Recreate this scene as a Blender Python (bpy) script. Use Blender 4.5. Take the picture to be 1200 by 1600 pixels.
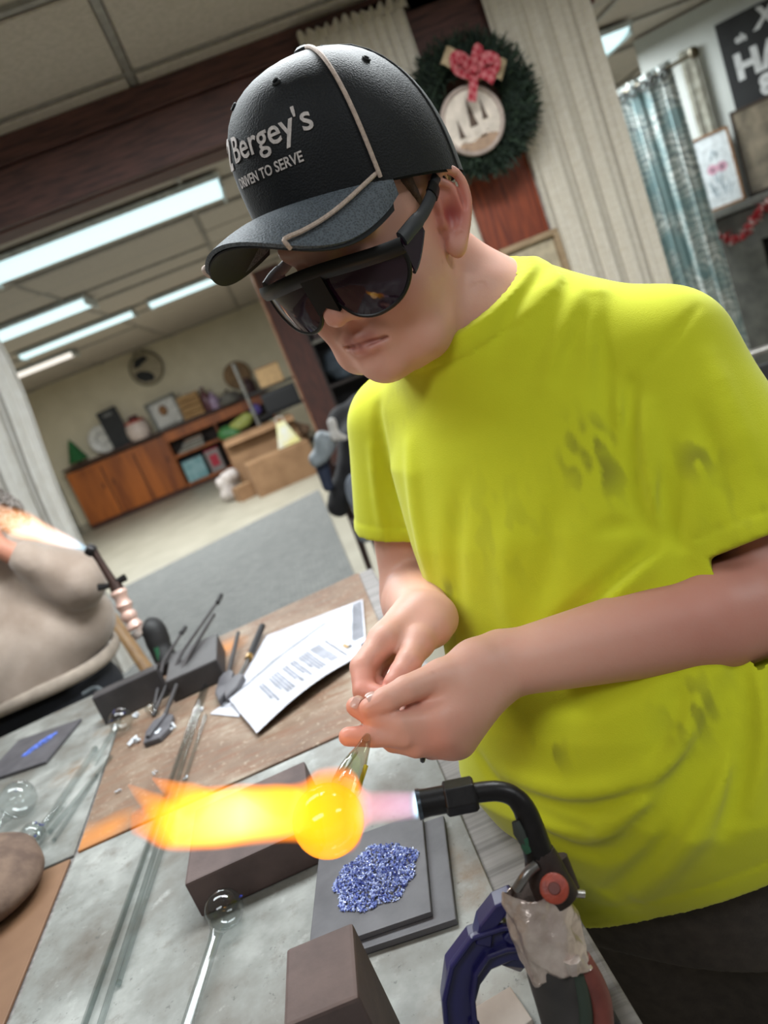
import bpy, bmesh, math, random
import numpy as np
from mathutils import Vector, Matrix
random.seed(7); rng = np.random.default_rng(7)
for _o in list(bpy.data.objects): bpy.data.objects.remove(_o)
SC = bpy.context.scene; COL = SC.collection

# ------------------------------------------------------------------ camera
FPX = 1200.0; PITCH, ROLL, YAW = math.radians(13), math.radians(22), math.radians(4)
CAM = np.array([0, 0, 1.40])
_f = np.array([math.sin(YAW)*math.cos(PITCH), math.cos(YAW)*math.cos(PITCH), -math.sin(PITCH)])
_r = np.array([math.cos(YAW), -math.sin(YAW), 0.0]); _u = np.cross(_r, _f)
CR = math.cos(ROLL)*_r - math.sin(ROLL)*_u
CU = math.sin(ROLL)*_r + math.cos(ROLL)*_u
CF = _f
cd = bpy.data.cameras.new('camera'); cam = bpy.data.objects.new('camera', cd); COL.objects.link(cam)
cam.matrix_world = Matrix(((CR[0], CU[0], -CF[0], CAM[0]), (CR[1], CU[1], -CF[1], CAM[1]), (CR[2], CU[2], -CF[2], CAM[2]), (0, 0, 0, 1)))
cd.sensor_fit = 'VERTICAL'; cd.sensor_height = 32.0; cd.lens = 32.0*FPX/1600.0
cd.clip_start = 0.02
cd.dof.use_dof = True; cd.dof.focus_distance = 0.66; cd.dof.aperture_fstop = 24/5.0; cd.dof.aperture_blades = 0
SC.camera = cam
# ------------------------------------------------------------------ world, light, exposure
W = bpy.data.worlds.new('world'); SC.world = W; W.use_nodes = True
W.node_tree.nodes['Background'].inputs[0].default_value = (1.0, 0.96, 0.90, 1)
W.node_tree.nodes['Background'].inputs[1].default_value = 0.19
SC.view_settings.view_transform = 'Standard'; SC.view_settings.look = 'None'
SC.view_settings.exposure = 0.27; SC.view_settings.gamma = 1.0; SC.view_settings.use_curve_mapping = False
SC.cycles.max_bounces = 8; SC.cycles.transparent_max_bounces = 16; SC.cycles.volume_max_steps = 256
SC.cycles.sample_clamp_indirect = 4.0
LAMP_W = 48.0      # watts of each ceiling troffer's lamp
PANEL_E = 0.86     # glow of the diffusers

# a point of the place seen at pixel (px,py): at a depth, on a level, on a plane
def ray(px, py): return CF + CR*(px-600)/FPX - CU*(py-800)/FPX
def P(px, py, d): return CAM + d*ray(px, py)
def onz(px, py, z):
    d = ray(px, py); return CAM + d*(z-CAM[2])/d[2]
def ony(px, py, y):
    d = ray(px, py); return CAM + d*(y/d[1])

# ------------------------------------------------------------------ materials
def lin(c):
    c = np.array(c, float)/255.0
    return tuple(np.where(c <= 0.04045, c/12.92, ((c+0.055)/1.055)**2.4))
def col4(c): return (*lin(c), 1.0)
class NT:
    def __init__(s, name):
        s.m = bpy.data.materials.new(name); s.m.use_nodes = True; s.t = s.m.node_tree
        s.b = s.t.nodes['Principled BSDF']; s.out = s.t.nodes['Material Output']
    def n(s, kind, **kw):
        nd = s.t.nodes.new(kind)
        for k, v in kw.items():
            if k.startswith('i_'): 
                key = k[2:]; key = int(key) if key.isdigit() else key.replace('_', ' ')
                nd.inputs[key].default_value = v
            else: setattr(nd, k, v)
        return nd
    def l(s, a, b): s.t.links.new(a, b)
    def math(s, op, a, b=None, clamp=False):
        nd = s.t.nodes.new('ShaderNodeMath'); nd.operation = op; nd.use_clamp = clamp
        for i, v in enumerate((a, b)):
            if v is None: continue
            if isinstance(v, (int, float)): nd.inputs[i].default_value = v
            else: s.l(v, nd.inputs[i])
        return nd.outputs[0]
    def ramp(s, fac, stops, interp='LINEAR'):
        nd = s.t.nodes.new('ShaderNodeValToRGB'); nd.color_ramp.interpolation = interp
        e = nd.color_ramp.elements
        while len(e) < len(stops): e.new(0.5)
        for i, (p, c) in enumerate(stops): e[i].position = p; e[i].color = c if len(c) == 4 else (*c, 1)
        s.l(fac, nd.inputs[0]); return nd.outputs[0]
    def mix(s, fac, a, b, mode='MIX'):
        nd = s.t.nodes.new('ShaderNodeMix'); nd.data_type = 'RGBA'; nd.blend_type = mode
        for sock, v in ((nd.inputs[0], fac), (nd.inputs[6], a), (nd.inputs[7], b)):
            if isinstance(v, (int, float)): sock.default_value = v
            elif isinstance(v, tuple): sock.default_value = v
            else: s.l(v, sock)
        return nd.outputs[2]
    def coord(s, stretch=(1, 1, 1), kind='Object', rot=(0, 0, 0)):
        tc = s.n('ShaderNodeTexCoord'); mp = s.n('ShaderNodeMapping')
        mp.inputs['Scale'].default_value = stretch; mp.inputs['Rotation'].default_value = rot
        s.l(tc.outputs[kind], mp.inputs[0]); return mp.outputs[0]
    def noise(s, vec, scale, detail=4.0, rough=0.55):
        nd = s.n('ShaderNodeTexNoise'); nd.inputs['Scale'].default_value = scale
        nd.inputs['Detail'].default_value = detail; nd.inputs['Roughness'].default_value = rough
        s.l(vec, nd.inputs['Vector']); return nd.outputs['Fac']
    def bump(s, h, strength=0.3, dist=0.001):
        nd = s.n('ShaderNodeBump'); nd.inputs['Strength'].default_value = strength; nd.inputs['Distance'].default_value = dist
        s.l(h, nd.inputs['Height']); s.l(nd.outputs[0], s.b.inputs['Normal'])
_mats = {}
def M(name, c, rough=0.6, metal=0.0, c2=None, scale=25, stretch=(1, 1, 1), bump=0.15, bscale=None, lo=0.35, hi=0.65, spec=0.5, sheen=0.0, alpha=None):
    if name in _mats: return _mats[name]
    t = NT(name); v = t.coord(stretch)
    c2 = c2 or tuple(min(255, x*0.86) for x in c)
    f = t.noise(v, scale)
    t.l(t.ramp(f, [(lo, col4(c2)), (hi, col4(c))]), t.b.inputs['Base Color'])
    t.b.inputs['Roughness'].default_value = rough; t.b.inputs['Metallic'].default_value = metal
    t.b.inputs['Specular IOR Level'].default_value = spec
    if sheen: t.b.inputs['Sheen Weight'].default_value = sheen
    if bump: t.bump(t.noise(v, bscale or scale*4), bump)
    _mats[name] = t.m; return t.m
def emit(name, c, e):
    if name in _mats: return _mats[name]
    t = NT(name); t.b.inputs['Base Color'].default_value = col4(c)
    t.b.inputs['Emission Color'].default_value = col4(c); t.b.inputs['Emission Strength'].default_value = e
    _mats[name] = t.m; return t.m
def glassm(name, c=(238, 241, 241), rough=0.02, trans=0.72):
    """thin clear glass: mostly see-through, glossy by its real reflections"""
    if name in _mats: return _mats[name]
    t = NT(name); t.t.nodes.remove(t.b)
    tr = t.n('ShaderNodeBsdfTransparent'); tr.inputs[0].default_value = col4(c)
    gl = t.n('ShaderNodeBsdfGlossy'); gl.inputs['Roughness'].default_value = rough
    lw = t.n('ShaderNodeLayerWeight'); lw.inputs[0].default_value = .5
    mx = t.n('ShaderNodeMixShader'); f = t.math('ADD', t.math('MULTIPLY', t.math('POWER', lw.outputs['Facing'], 3.0), 0.75), 0.05)
    t.l(f, mx.inputs[0]); t.l(tr.outputs[0], mx.inputs[1]); t.l(gl.outputs[0], mx.inputs[2]); t.l(mx.outputs[0], t.out.inputs[0])
    _mats[name] = t.m; return t.m

# ------------------------------------------------------------------ objects
def tag(o, label=None, cat=None, group=None, kind=None):
    for k, v in (('label', label), ('category', cat), ('group', group), ('kind', kind)):
        if v: o[k] = v
    return o
def thing(name, label, cat, loc=(0, 0, 0), rz=0.0, group=None):
    o = bpy.data.objects.new(name, None); COL.objects.link(o); o.empty_display_size = 0.02
    o.location = loc; o.rotation_euler = (0, 0, rz)
    return tag(o, label, cat, group)
def mat_of(o):
    m = Matrix.LocRotScale(o.location, o.rotation_euler, o.scale)
    return mat_of(o.parent) @ m if o.parent else m
class MB:
    def __init__(s): s.v = []; s.f = []
    def add(s, vs, fs):
        k = len(s.v); s.v += [tuple(map(float, x)) for x in vs]; s.f += [tuple(k+i for i in f) for f in fs]; return s
    def box(s, c, size, rot=None, taper=1.0):
        x, y, z = (a/2 for a in size); vs = []
        for dz in (-z, z):
            k = 1.0 if dz < 0 else taper
            vs += [(-x*k, -y*k, dz), (x*k, -y*k, dz), (x*k, y*k, dz), (-x*k, y*k, dz)]
        R = rot if rot is not None else Matrix.Identity(3)
        if isinstance(R, (int, float)): R = Matrix.Rotation(R, 3, 'Z')
        vs = [Vector(c)+R @ Vector(q) for q in vs]
        return s.add(vs, [(0, 3, 2, 1), (4, 5, 6, 7), (0, 1, 5, 4), (1, 2, 6, 5), (2, 3, 7, 6), (3, 0, 4, 7)])
    def tube(s, pts, rad, n=12, caps=True, closed=False, flat=None):
        pts = [np.array(p, float) for p in pts]; m = len(pts)
        rad = [rad]*m if isinstance(rad, (int, float)) else list(rad)
        up = np.array([0.02, 0.05, 1.0]); vs = []; prev = None
        for i in range(m):
            a = pts[i-1] if (i or closed) else pts[i]; b = pts[(i+1) % m] if (i < m-1 or closed) else pts[i]
            t = b-a; t = t/(np.linalg.norm(t)+1e-12)
            if prev is None:
                x = np.cross(up, t)
                if np.linalg.norm(x) < 0.1: x = np.cross([1, 0, 0], t)
            else: x = prev-t*(prev@t)
            x = x/np.linalg.norm(x); y = np.cross(t, x); prev = x
            for k in range(n):
                a_ = 2*math.pi*k/n; fx, fy = flat or (1, 1)
                vs.append(pts[i]+rad[i]*(math.cos(a_)*fx*x+math.sin(a_)*fy*y))
        fs = []
        for i in range(m if closed else m-1):
            j = (i+1) % m
            for k in range(n): fs.append((i*n+k, i*n+(k+1) % n, j*n+(k+1) % n, j*n+k))
        if caps and not closed: fs += [tuple(range(n))[::-1], tuple((m-1)*n+k for k in range(n))]
        return s.add(vs, fs)
    def lathe(s, prof, n=24, M_=None, c=(0, 0, 0)):
        vs = []; fs = []; m = len(prof)
        for r, z in prof:
            for k in range(n):
                a = 2*math.pi*k/n; vs.append((r*math.cos(a), r*math.sin(a), z))
        for i in range(m-1):
            for k in range(n): fs.append((i*n+k, i*n+(k+1) % n, (i+1)*n+(k+1) % n, (i+1)*n+k))
        if prof[0][0] > 1e-6: fs.append(tuple(range(n))[::-1])
        if prof[-1][0] > 1e-6: fs.append(tuple((m-1)*n+k for k in range(n)))
        if M_ is not None: vs = [M_ @ Vector(q) for q in vs]
        else: vs = [Vector(q)+Vector(c) for q in vs]
        return s.add(vs, fs)
    def prism(s, poly, z0, z1):
        n = len(poly); vs = [(x, y, z0) for x, y in poly]+[(x, y, z1) for x, y in poly]
        fs = [tuple(range(n))[::-1], tuple(range(n, 2*n))]+[(i, (i+1) % n, n+(i+1) % n, n+i) for i in range(n)]
        return s.add(vs, fs)
    def grid(s, fn, nu, nv, closed_u=False):
        vs = [fn(i/(nu if closed_u else nu-1), j/(nv-1)) for j in range(nv) for i in range(nu)]; fs = []
        for j in range(nv-1):
            for i in range(nu if closed_u else nu-1): fs.append((j*nu+i, j*nu+(i+1) % nu, (j+1)*nu+(i+1) % nu, (j+1)*nu+i))
        return s.add(vs, fs)
    def slab(s, fn, nu, nv, thick):
        """a grid sheet with real thickness; fn gives the point, thick is an offset vector or function"""
        a = [np.array(fn(i/(nu-1), j/(nv-1)), float) for j in range(nv) for i in range(nu)]
        g = np.array(a).reshape(nv, nu, 3); du = np.gradient(g, axis=1); dv = np.gradient(g, axis=0)
        nn = np.cross(du, dv); nn /= (np.linalg.norm(nn, axis=2, keepdims=True)+1e-12)
        b = (g+nn*thick).reshape(-1, 3); N = nu*nv; fs = []
        for j in range(nv-1):
            for i in range(nu-1):
                q = (j*nu+i, j*nu+i+1, (j+1)*nu+i+1, (j+1)*nu+i); fs.append(q[::-1]); fs.append(tuple(N+k for k in q))
        rim = [i for i in range(nu)]+[j*nu+nu-1 for j in range(1, nv)]+[(nv-1)*nu+i for i in range(nu-2, -1, -1)]+[j*nu for j in range(nv-2, 0, -1)]
        for k in range(len(rim)):
            p, q = rim[k], rim[(k+1) % len(rim)]; fs.append((p, q, N+q, N+p))
        return s.add(list(a)+list(b), fs)
    def build(s, name, m, parent=None, world=False, smooth=False, bevel=0.0, seg=2, sub=0):
        vs = s.v
        if world and parent is not None:
            inv = mat_of(parent).inverted(); vs = [inv @ Vector(q) for q in vs]
        me = bpy.data.meshes.new(name); me.from_pydata([tuple(q) for q in vs], [], s.f)
        bm = bmesh.new(); bm.from_mesh(me)
        bmesh.ops.recalc_face_normals(bm, faces=bm.faces)
        if bevel:
            es = [e for e in bm.edges if len(e.link_faces) == 2 and e.calc_face_angle(0) > 0.6]
            bmesh.ops.bevel(bm, geom=es, offset=bevel, segments=seg, profile=0.6, affect='EDGES')
        if smooth:
            for f in bm.faces: f.smooth = True
            for e in bm.edges:
                if len(e.link_faces) == 2 and e.calc_face_angle(0) > 0.7: e.smooth = False
        bm.to_mesh(me); bm.free()
        if m is not None: me.materials.append(m)
        o = bpy.data.objects.new(name, me); COL.objects.link(o); o.parent = parent
        if sub:
            md = o.modifiers.new('s', 'SUBSURF'); md.levels = md.render_levels = sub
        return o
def np_mesh(name, v, f, m, parent=None, cols=None, smooth=True, world=True):
    if world and parent is not None:
        inv = np.array(mat_of(parent).inverted()); v = v@inv[:3, :3].T+inv[:3, 3]
    me = bpy.data.meshes.new(name); me.vertices.add(len(v)); me.vertices.foreach_set('co', np.ascontiguousarray(v, np.float32).ravel())
    me.loops.add(f.size); me.loops.foreach_set('vertex_index', np.ascontiguousarray(f, np.int32).ravel())
    me.polygons.add(len(f)); me.polygons.foreach_set('loop_start', np.arange(0, f.size, f.shape[1], dtype=np.int32))
    me.update(calc_edges=True)
    if smooth: me.polygons.foreach_set('use_smooth', np.ones(len(f), bool))
    if cols is not None:
        a = me.color_attributes.new('Col', 'FLOAT_COLOR', 'POINT')
        a.data.foreach_set('color', np.ascontiguousarray(np.c_[cols, np.ones(len(cols))], np.float32).ravel())
    me.materials.append(m); me.validate()
    o = bpy.data.objects.new(name, me); COL.objects.link(o); o.parent = parent
    return o
def dup(root, loc, rz=None, label=None, group=None):
    r = root.copy(); COL.objects.link(r); r.location = loc
    if rz is not None: r.rotation_euler = (0, 0, rz)
    if label: r['label'] = label
    if group: r['group'] = group
    for ch in [o for o in COL.objects if o.parent == root]:
        c = ch.copy(); COL.objects.link(c); c.parent = r
        for g in [o for o in COL.objects if o.parent == ch]:
            d = g.copy(); COL.objects.link(d); d.parent = c
    return r
def struct(o): o['kind'] = 'structure'; return o
def spline(pts, n=8, closed=False):
    p = [np.array(q, float) for q in pts]; m = len(p); out = []
    for i in range(m if closed else m-1):
        a, b, c, d = (p[(i-1) % m], p[i], p[(i+1) % m], p[(i+2) % m]) if closed else (p[max(i-1, 0)], p[i], p[i+1], p[min(i+2, m-1)])
        for k in range(n):
            t = k/n; out.append(0.5*((2*b)+(c-a)*t+(2*a-5*b+4*c-d)*t*t+(3*b-a-3*c+d)*t**3))
    if not closed: out.append(p[-1])
    return out
def text_mesh(txt, size, extrude=0.0, bold=0.0, spacing=1.0, shear=0.0):
    """flat lettering as vertices and faces, centred"""
    cu = bpy.data.curves.new('t', 'FONT'); cu.body = txt; cu.size = size; cu.align_x = 'CENTER'; cu.align_y = 'CENTER'
    cu.extrude = extrude; cu.offset = bold; cu.space_character = spacing; cu.shear = shear; cu.resolution_u = 3
    o = bpy.data.objects.new('t', cu); COL.objects.link(o)
    dg = bpy.context.evaluated_depsgraph_get(); me = bpy.data.meshes.new_from_object(o.evaluated_get(dg))
    v = [tuple(x.co) for x in me.vertices]; f = [tuple(q.vertices) for q in me.polygons]
    bpy.data.objects.remove(o); bpy.data.curves.remove(cu); bpy.data.meshes.remove(me)
    return v, f
# ------------------------------------------------------------------ smooth solids by signed distance and surface nets
def smin(a, b, k):
    if k <= 0: return np.minimum(a, b)
    h = np.clip(0.5+0.5*(b-a)/k, 0, 1); return b+(a-b)*h-k*h*(1-h)
def smax(a, b, k): return -smin(-a, -b, k)
class Cap:                       # tapered capsule
    def __init__(s, a, b, ra, rb=None, flat=None):
        s.a = np.array(a, float); s.b = np.array(b, float); s.ra = ra; s.rb = ra if rb is None else rb
        s.d = s.b-s.a; s.dd = s.d@s.d+1e-12
    def __call__(s, p):
        q = p-s.a; t = np.clip(q@s.d/s.dd, 0, 1); q = q-t[:, None]*s.d
        return np.sqrt(np.einsum('ij,ij->i', q, q))-(s.ra+(s.rb-s.ra)*t)
class Ell:                       # ellipsoid with optional axes (rows)
    def __init__(s, c, r, R=None): s.c = np.array(c, float); s.r = np.array(r, float); s.R = None if R is None else np.array(R, float)
    def __call__(s, p):
        q = p-s.c
        if s.R is not None: q = q@s.R.T
        k0 = np.sqrt(((q/s.r)**2).sum(1)); k1 = np.sqrt(((q/s.r**2)**2).sum(1))+1e-9
        return k0*(k0-1)/k1
class Loc:                       # a shape given in a local frame: rows of R are the axes
    def __init__(s, sh, o, R, k=1.0): s.sh = sh; s.o = np.array(o); s.R = np.array(R); s.k = k
    def __call__(s, p): return s.sh(((p-s.o)@s.R.T)/s.k)*s.k
class Groove:                    # a crease (amp>0) or ridge (amp<0) along a polyline
    def __init__(s, pts, w, amp):
        s.p = [np.array(q, float) for q in pts]; s.w = w; s.amp = amp
        n = len(pts); s.t = [min(1, .35+2.2*min(i, n-1-i)/max(1, n-1)) for i in range(n)]
    def dist(s, p):
        best = None
        for i in range(len(s.p)-1):
            a, b = s.p[i], s.p[i+1]; d = b-a; q = p-a; t = np.clip(q@d/(d@d+1e-12), 0, 1); q = q-t[:, None]*d
            r = np.sqrt(np.einsum('ij,ij->i', q, q)); fa = s.t[i]+(s.t[i+1]-s.t[i])*t
            if best is None: best, f = r, fa
            else:
                m = r < best; best = np.where(m, r, best); f = np.where(m, fa, f)
        return best, f
class Field:
    def __init__(s): s.ops = []
    def u(s, sh, k=0.01): s.ops.append(('u', sh, k)); return s
    def sub(s, sh, k=0.004): s.ops.append(('s', sh, k)); return s
    def cut(s, sh, k=0.0): s.ops.append(('i', sh, k)); return s
    def g(s, sh): s.ops.append(('g', sh, 0)); return s
    def local(s, c, rad):
        c = np.array(c)[None]; out = []
        for o in s.ops:
            if o[0] == 'i': out.append(o); continue
            if o[0] == 'g':
                if o[1].dist(c)[0][0] < rad+3*o[1].w: out.append(o)
                continue
            if o[1](c)[0] < rad*1.6+o[2]+0.012: out.append(o)
        return out
    def ev(s, p, ops=None):
        d = np.full(len(p), 1.0)
        for kind, sh, k in (s.ops if ops is None else ops):
            if kind == 'u': d = smin(d, sh(p), k)
            elif kind == 's': d = smax(d, -sh(p), k)
            elif kind == 'i': d = smax(d, sh(p), k)
            else:
                r, f = sh.dist(p); d = d+sh.amp*f*np.exp(-(r/sh.w)**2)
        return d
def nets(field, lo, hi, h, B=12, post=None):
    """naive surface nets on the blocks the surface passes through"""
    lo = np.array(lo, float); nb = np.ceil((np.array(hi)-lo)/(h*B)).astype(int)
    bi = np.stack(np.meshgrid(*[np.arange(k) for k in nb], indexing='ij'), -1).reshape(-1, 3)
    cen = lo+(bi+0.5)*h*B; rad = h*B*0.5*1.7321
    pf = post or (lambda d, p: d)
    dc = pf(field.ev(cen), cen); keep = np.abs(dc) < rad*2.2+0.010
    bi = bi[keep]; cen = cen[keep]; NN = nb*B+2
    gx = np.stack(np.meshgrid(*[np.arange(B+1)]*3, indexing='ij'), -1).reshape(-1, 3)
    co = np.stack(np.meshgrid([0, 1], [0, 1], [0, 1], indexing='ij'), -1).reshape(-1, 3)
    V, K, Q = [], [], []
    for b, c in zip(bi, cen):
        ops = field.local(c, rad)
        if not ops and isinstance(field, Field): continue
        p = lo+(gx+b*B)*h; d = pf(field.ev(p, ops), p); D = d.reshape(B+1, B+1, B+1)
        s_ = D < 0
        if s_.all() or not s_.any(): continue
        cs = np.stack([s_[i:i+B, j:j+B, k:k+B] for i, j, k in co]); act = cs.any(0) & ~cs.all(0)
        if not act.any(): continue
        ci = np.argwhere(act); vals = np.stack([D[ci[:, 0]+i, ci[:, 1]+j, ci[:, 2]+k] for i, j, k in co], 1)
        acc = np.zeros((len(ci), 3)); cnt = np.zeros(len(ci))
        for a in range(8):
            for e in range(a+1, 8):
                if abs(co[a]-co[e]).sum() != 1: continue
                va, vb = vals[:, a], vals[:, e]; m = (va < 0) != (vb < 0)
                t = np.where(m, va/np.where(m, va-vb, 1), 0); q = co[a]+(co[e]-co[a])*t[:, None]
                acc += np.where(m[:, None], q, 0); cnt += m
        gi = ci+b*B; V.append(lo+(gi+acc/cnt[:, None])*h); K.append((gi[:, 0]*NN[1]+gi[:, 1])*NN[2]+gi[:, 2])
        for ax in range(3):
            s0 = s_[:B, :B, :B]; sl = [slice(0, B)]*3; sl[ax] = slice(1, B+1); s1 = s_[tuple(sl)]
            e = np.argwhere(s0 != s1)
            if len(e): Q.append(np.c_[e+b*B, np.full(len(e), ax), s0[e[:, 0], e[:, 1], e[:, 2]]])
    V = np.concatenate(V); K = np.concatenate(K); Q = np.concatenate(Q)
    o = np.argsort(K); V = V[o]; K = K[o]; F = []
    for ax in range(3):
        q = Q[Q[:, 3] == ax]; g = q[:, :3]; e1 = np.eye(3, dtype=int)[(ax+1) % 3]; e2 = np.eye(3, dtype=int)[(ax+2) % 3]
        quad = []; ok = np.ones(len(g), bool)
        for off in (0*e1, -e1, -e1-e2, -e2):
            c = g+off; key = (c[:, 0]*NN[1]+c[:, 1])*NN[2]+c[:, 2]; ix = np.searchsorted(K, key); ix = np.minimum(ix, len(K)-1)
            ok &= (K[ix] == key) & (c >= 0).all(1); quad.append(ix)
        qd = np.stack(quad, 1); inside = q[:, 4] == 1; qd[~inside] = qd[~inside][:, ::-1]; F.append(qd[ok])
    F = np.concatenate(F); used = np.unique(F); mp = np.full(len(V), -1); mp[used] = np.arange(len(used))
    return V[used], mp[F]
def smooth_v(v, f, it=2, lam=0.5):
    e = np.concatenate([f[:, [0, 1]], f[:, [1, 2]], f[:, [2, 3]], f[:, [3, 0]]]); e = np.concatenate([e, e[:, ::-1]])
    n = np.bincount(e[:, 0], minlength=len(v))[:, None]
    for _ in range(it):
        s = np.stack([np.bincount(e[:, 0], weights=v[e[:, 1], k], minlength=len(v)) for k in range(3)], 1)
        v = v+lam*(s/np.maximum(n, 1)-v)
    return v
def solid(name, prims, m, parent, h=0.012, k=0.03, wob=0.0, group=None):
    """draped or rounded thing from a list of shapes"""
    F = Field(); lo = np.full(3, 9e9); hi = -lo
    for s in prims:
        F.u(s, k)
        pts = [s.a-max(s.ra, s.rb), s.b-max(s.ra, s.rb), s.a+max(s.ra, s.rb), s.b+max(s.ra, s.rb)] if isinstance(s, Cap) else [s.c-max(s.r), s.c+max(s.r)]
        for q in pts: lo = np.minimum(lo, q); hi = np.maximum(hi, q)
    post = None
    if wob:
        r = np.random.default_rng(len(name)); fr = r.normal(size=(5, 3))*22; ph = r.uniform(0, 6, 5)
        post = lambda d, p: d+wob*np.sin(p@fr.T+ph).sum(1)
    v, f = nets(F, lo-h*3-.02, hi+h*3+.02, h, post=post)
    return np_mesh(name, smooth_v(v, f, 1), f, m, parent)
# ------------------------------------------------------------------ setting
ZC = 2.45
m_ceil = M('ceiling_tile', (186, 177, 165), 0.9, c2=(172, 163, 150), scale=60, bump=0.4)
m_tbar = M('ceiling_grid', (150, 146, 138), 0.5)
m_wall = M('cream_paint', (214, 204, 178), 0.8, c2=(206, 196, 170), scale=4, bump=0.05)
m_white = M('white_paint', (200, 204, 200), 0.8, c2=(190, 194, 190), scale=4, bump=0.05)
m_beam = M('dark_stained_wood', (98, 62, 55), 0.55, c2=(62, 38, 35), scale=14, stretch=(0.6, 6, 6), bump=0.3)
m_post = M('dark_post_wood', (78, 40, 31), 0.55, c2=(50, 26, 22), scale=14, stretch=(6, 6, 0.6), bump=0.3)
m_red = M('reddish_wood', (142, 66, 36), 0.5, c2=(104, 44, 26), scale=9, stretch=(8, 8, 0.7), bump=0.15)
m_floor = M('beige_floor', (158, 152, 136), 0.5, c2=(146, 140, 124), scale=3, bump=0.03)
m_base = M('baseboard_paint', (170, 160, 140), 0.6)

struct(MB().box((-0.6, 4.9, -0.05), (11.2, 18.2, 0.1)).build('floor', m_floor))
# ceiling: dark grid bars with lay-in tiles, openings left for the troffers
cel = struct(MB().box((-0.6, 4.9, ZC+0.035), (11.2, 18.2, 0.03)).build('ceiling', m_ceil))
tile = MB().box((0, 0, 0), (1.185, 0.555, 0.012)).build('tile', m_ceil, cel, bevel=0.004, seg=1)
TX, TY, X0, Y0 = 1.22, 0.61, -1.26, 2.88
first = True
lights = [  # x0, x1, y0, y1 of troffers
    (-1.24, 0.17, 4.47, 4.93), (-2.55, -1.10, 6.50, 7.00), (-2.25, -1.02, 8.30, 8.62), (-0.85, 0.15, 8.20, 8.55),
    (-3.05, -2.05, 9.75, 10.15), (1.50, 2.71, 4.60, 5.06), (2.15, 3.36, 6.16, 6.62)]
near_lights = [(-1.24, -0.06, 1.12, 1.58), (-0.02, 1.16, 1.12, 1.58), (-1.24, -0.06, -0.71, -0.25), (1.20, 2.38, -0.71, -0.25)]
cells = []
for i in range(-3, 4):
    for j in range(-5, 18):
        x, y = X0+TX*(i+0.5), Y0+TY*(j+0.5)
        if any(x+0.61 > a+0.02 and x-0.61 < b-0.02 and y+0.305 > c+0.02 and y-0.305 < d-0.02 for a, b, c, d in lights+near_lights): continue
        if not (2.2 < y < 12.9) or abs(x) > 3.3: continue
        cells.append((x, y))
for k, (x, y) in enumerate(cells):
    t = tile if k == 0 else tile.copy()
    if k: COL.objects.link(t); t.parent = cel
    t.location = (x, y, ZC+0.006)
g = MB()
for i in range(-4, 5): g.box((X0+TX*i, 4.9, ZC+0.012), (0.024, 18, 0.016))
for j in range(-6, 20): g.box((-0.6, Y0+TY*j, ZC+0.0125), (11, 0.024, 0.016))
gr = g.build('grid_bars', m_tbar, cel)
YB = 13.62
wb = struct(MB().box((-0.6, YB+0.05, 1.22), (11.2, 0.1, 2.5)).build('wall_back', m_wall))
struct(MB().box((-0.6, YB-0.012, 0.06), (11.2, 0.02, 0.12)).build('baseboard_back', m_base))
struct(MB().box((-5.6, 4.9, 1.22), (0.1, 18.2, 2.5)).build('wall_left', m_wall))
struct(MB().box((4.75, 4.9, 1.22), (0.1, 18.2, 2.5)).build('wall_far_right', m_white))
# oblique wall on the right, carrying the sign and the mantel
AW = math.atan2(-0.6, 0.8); UW = np.array([0.8, -0.6, 0]); NW = np.array([-0.6, -0.8, 0]); A0 = np.array([3.22, 5.03, 0])
def onwall(px, py, off=0.0):
    d = ray(px, py); p0 = A0+NW*off; t = ((p0-CAM)@NW)/(d@NW); q = CAM+d*t
    return (q-A0)@UW, q[2]
wr = struct(MB().box((0.95, 0.05, 1.225), (2.4, 0.1, 2.45)).build('wall_right', m_white))
wr.location = A0; wr.rotation_euler = (0, 0, AW)
# header beam and posts of the opening between the rooms
bm_ = thing('header_beam', 'dark brown wooden header beam across the ceiling between the rooms', 'beam', (0, 3.02, 2.18)); del bm_['category']
bm_['kind'] = 'structure'; bm_.name = 'trim_1'
MB().box((-0.55, 0.0, 0.09), (4.4, 0.05, 0.175)).build('board', m_beam, bm_, bevel=0.004)
MB().box((-0.55, -0.012, 0.225), (4.4, 0.06, 0.088)).build('board', m_beam, bm_, bevel=0.004)
MB().box((-0.55, 0.09, 0.006), (4.4, 0.14, 0.02)).build('board', m_beam, bm_, bevel=0.003)
post = thing('trim_2', None, None, (0.375, 8.25, 0)); post['kind'] = 'structure'
MB().box((0, 0, 1.16), (0.27, 0.30, 2.32)).build('board', m_post, post, bevel=0.004)
MB().box((-0.146, -.14, 1.16), (0.022, 0.04, 2.32)).build('edge_strip', M('worn_edge_wood', (150, 104, 74), 0.6, c2=(110, 66, 48), scale=12, stretch=(6, 6, .7)), post, bevel=0.002)
pw = thing('trim_3', None, None, (1.02, 3.02, 0)); pw['kind'] = 'structure'
MB().box((0.045, 0, 0.98), (0.30, 0.06, 1.96)).build('panel', m_red, pw, bevel=0.004)
MB().box((-0.02, -0.005, 2.085), (0.42, 0.05, 0.24)).build('panel', m_beam, pw, bevel=0.004)
MB().box((-0.02, -0.012, 2.32), (0.42, 0.06, 0.225)).build('panel', m_beam, pw, bevel=0.004)
MB().box((0.205, -0.02, 0.95), (0.022, 0.05, 1.9)).build('white_edge', M('white_trim', (205, 200, 190), 0.5), pw, bevel=0.003)

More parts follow.
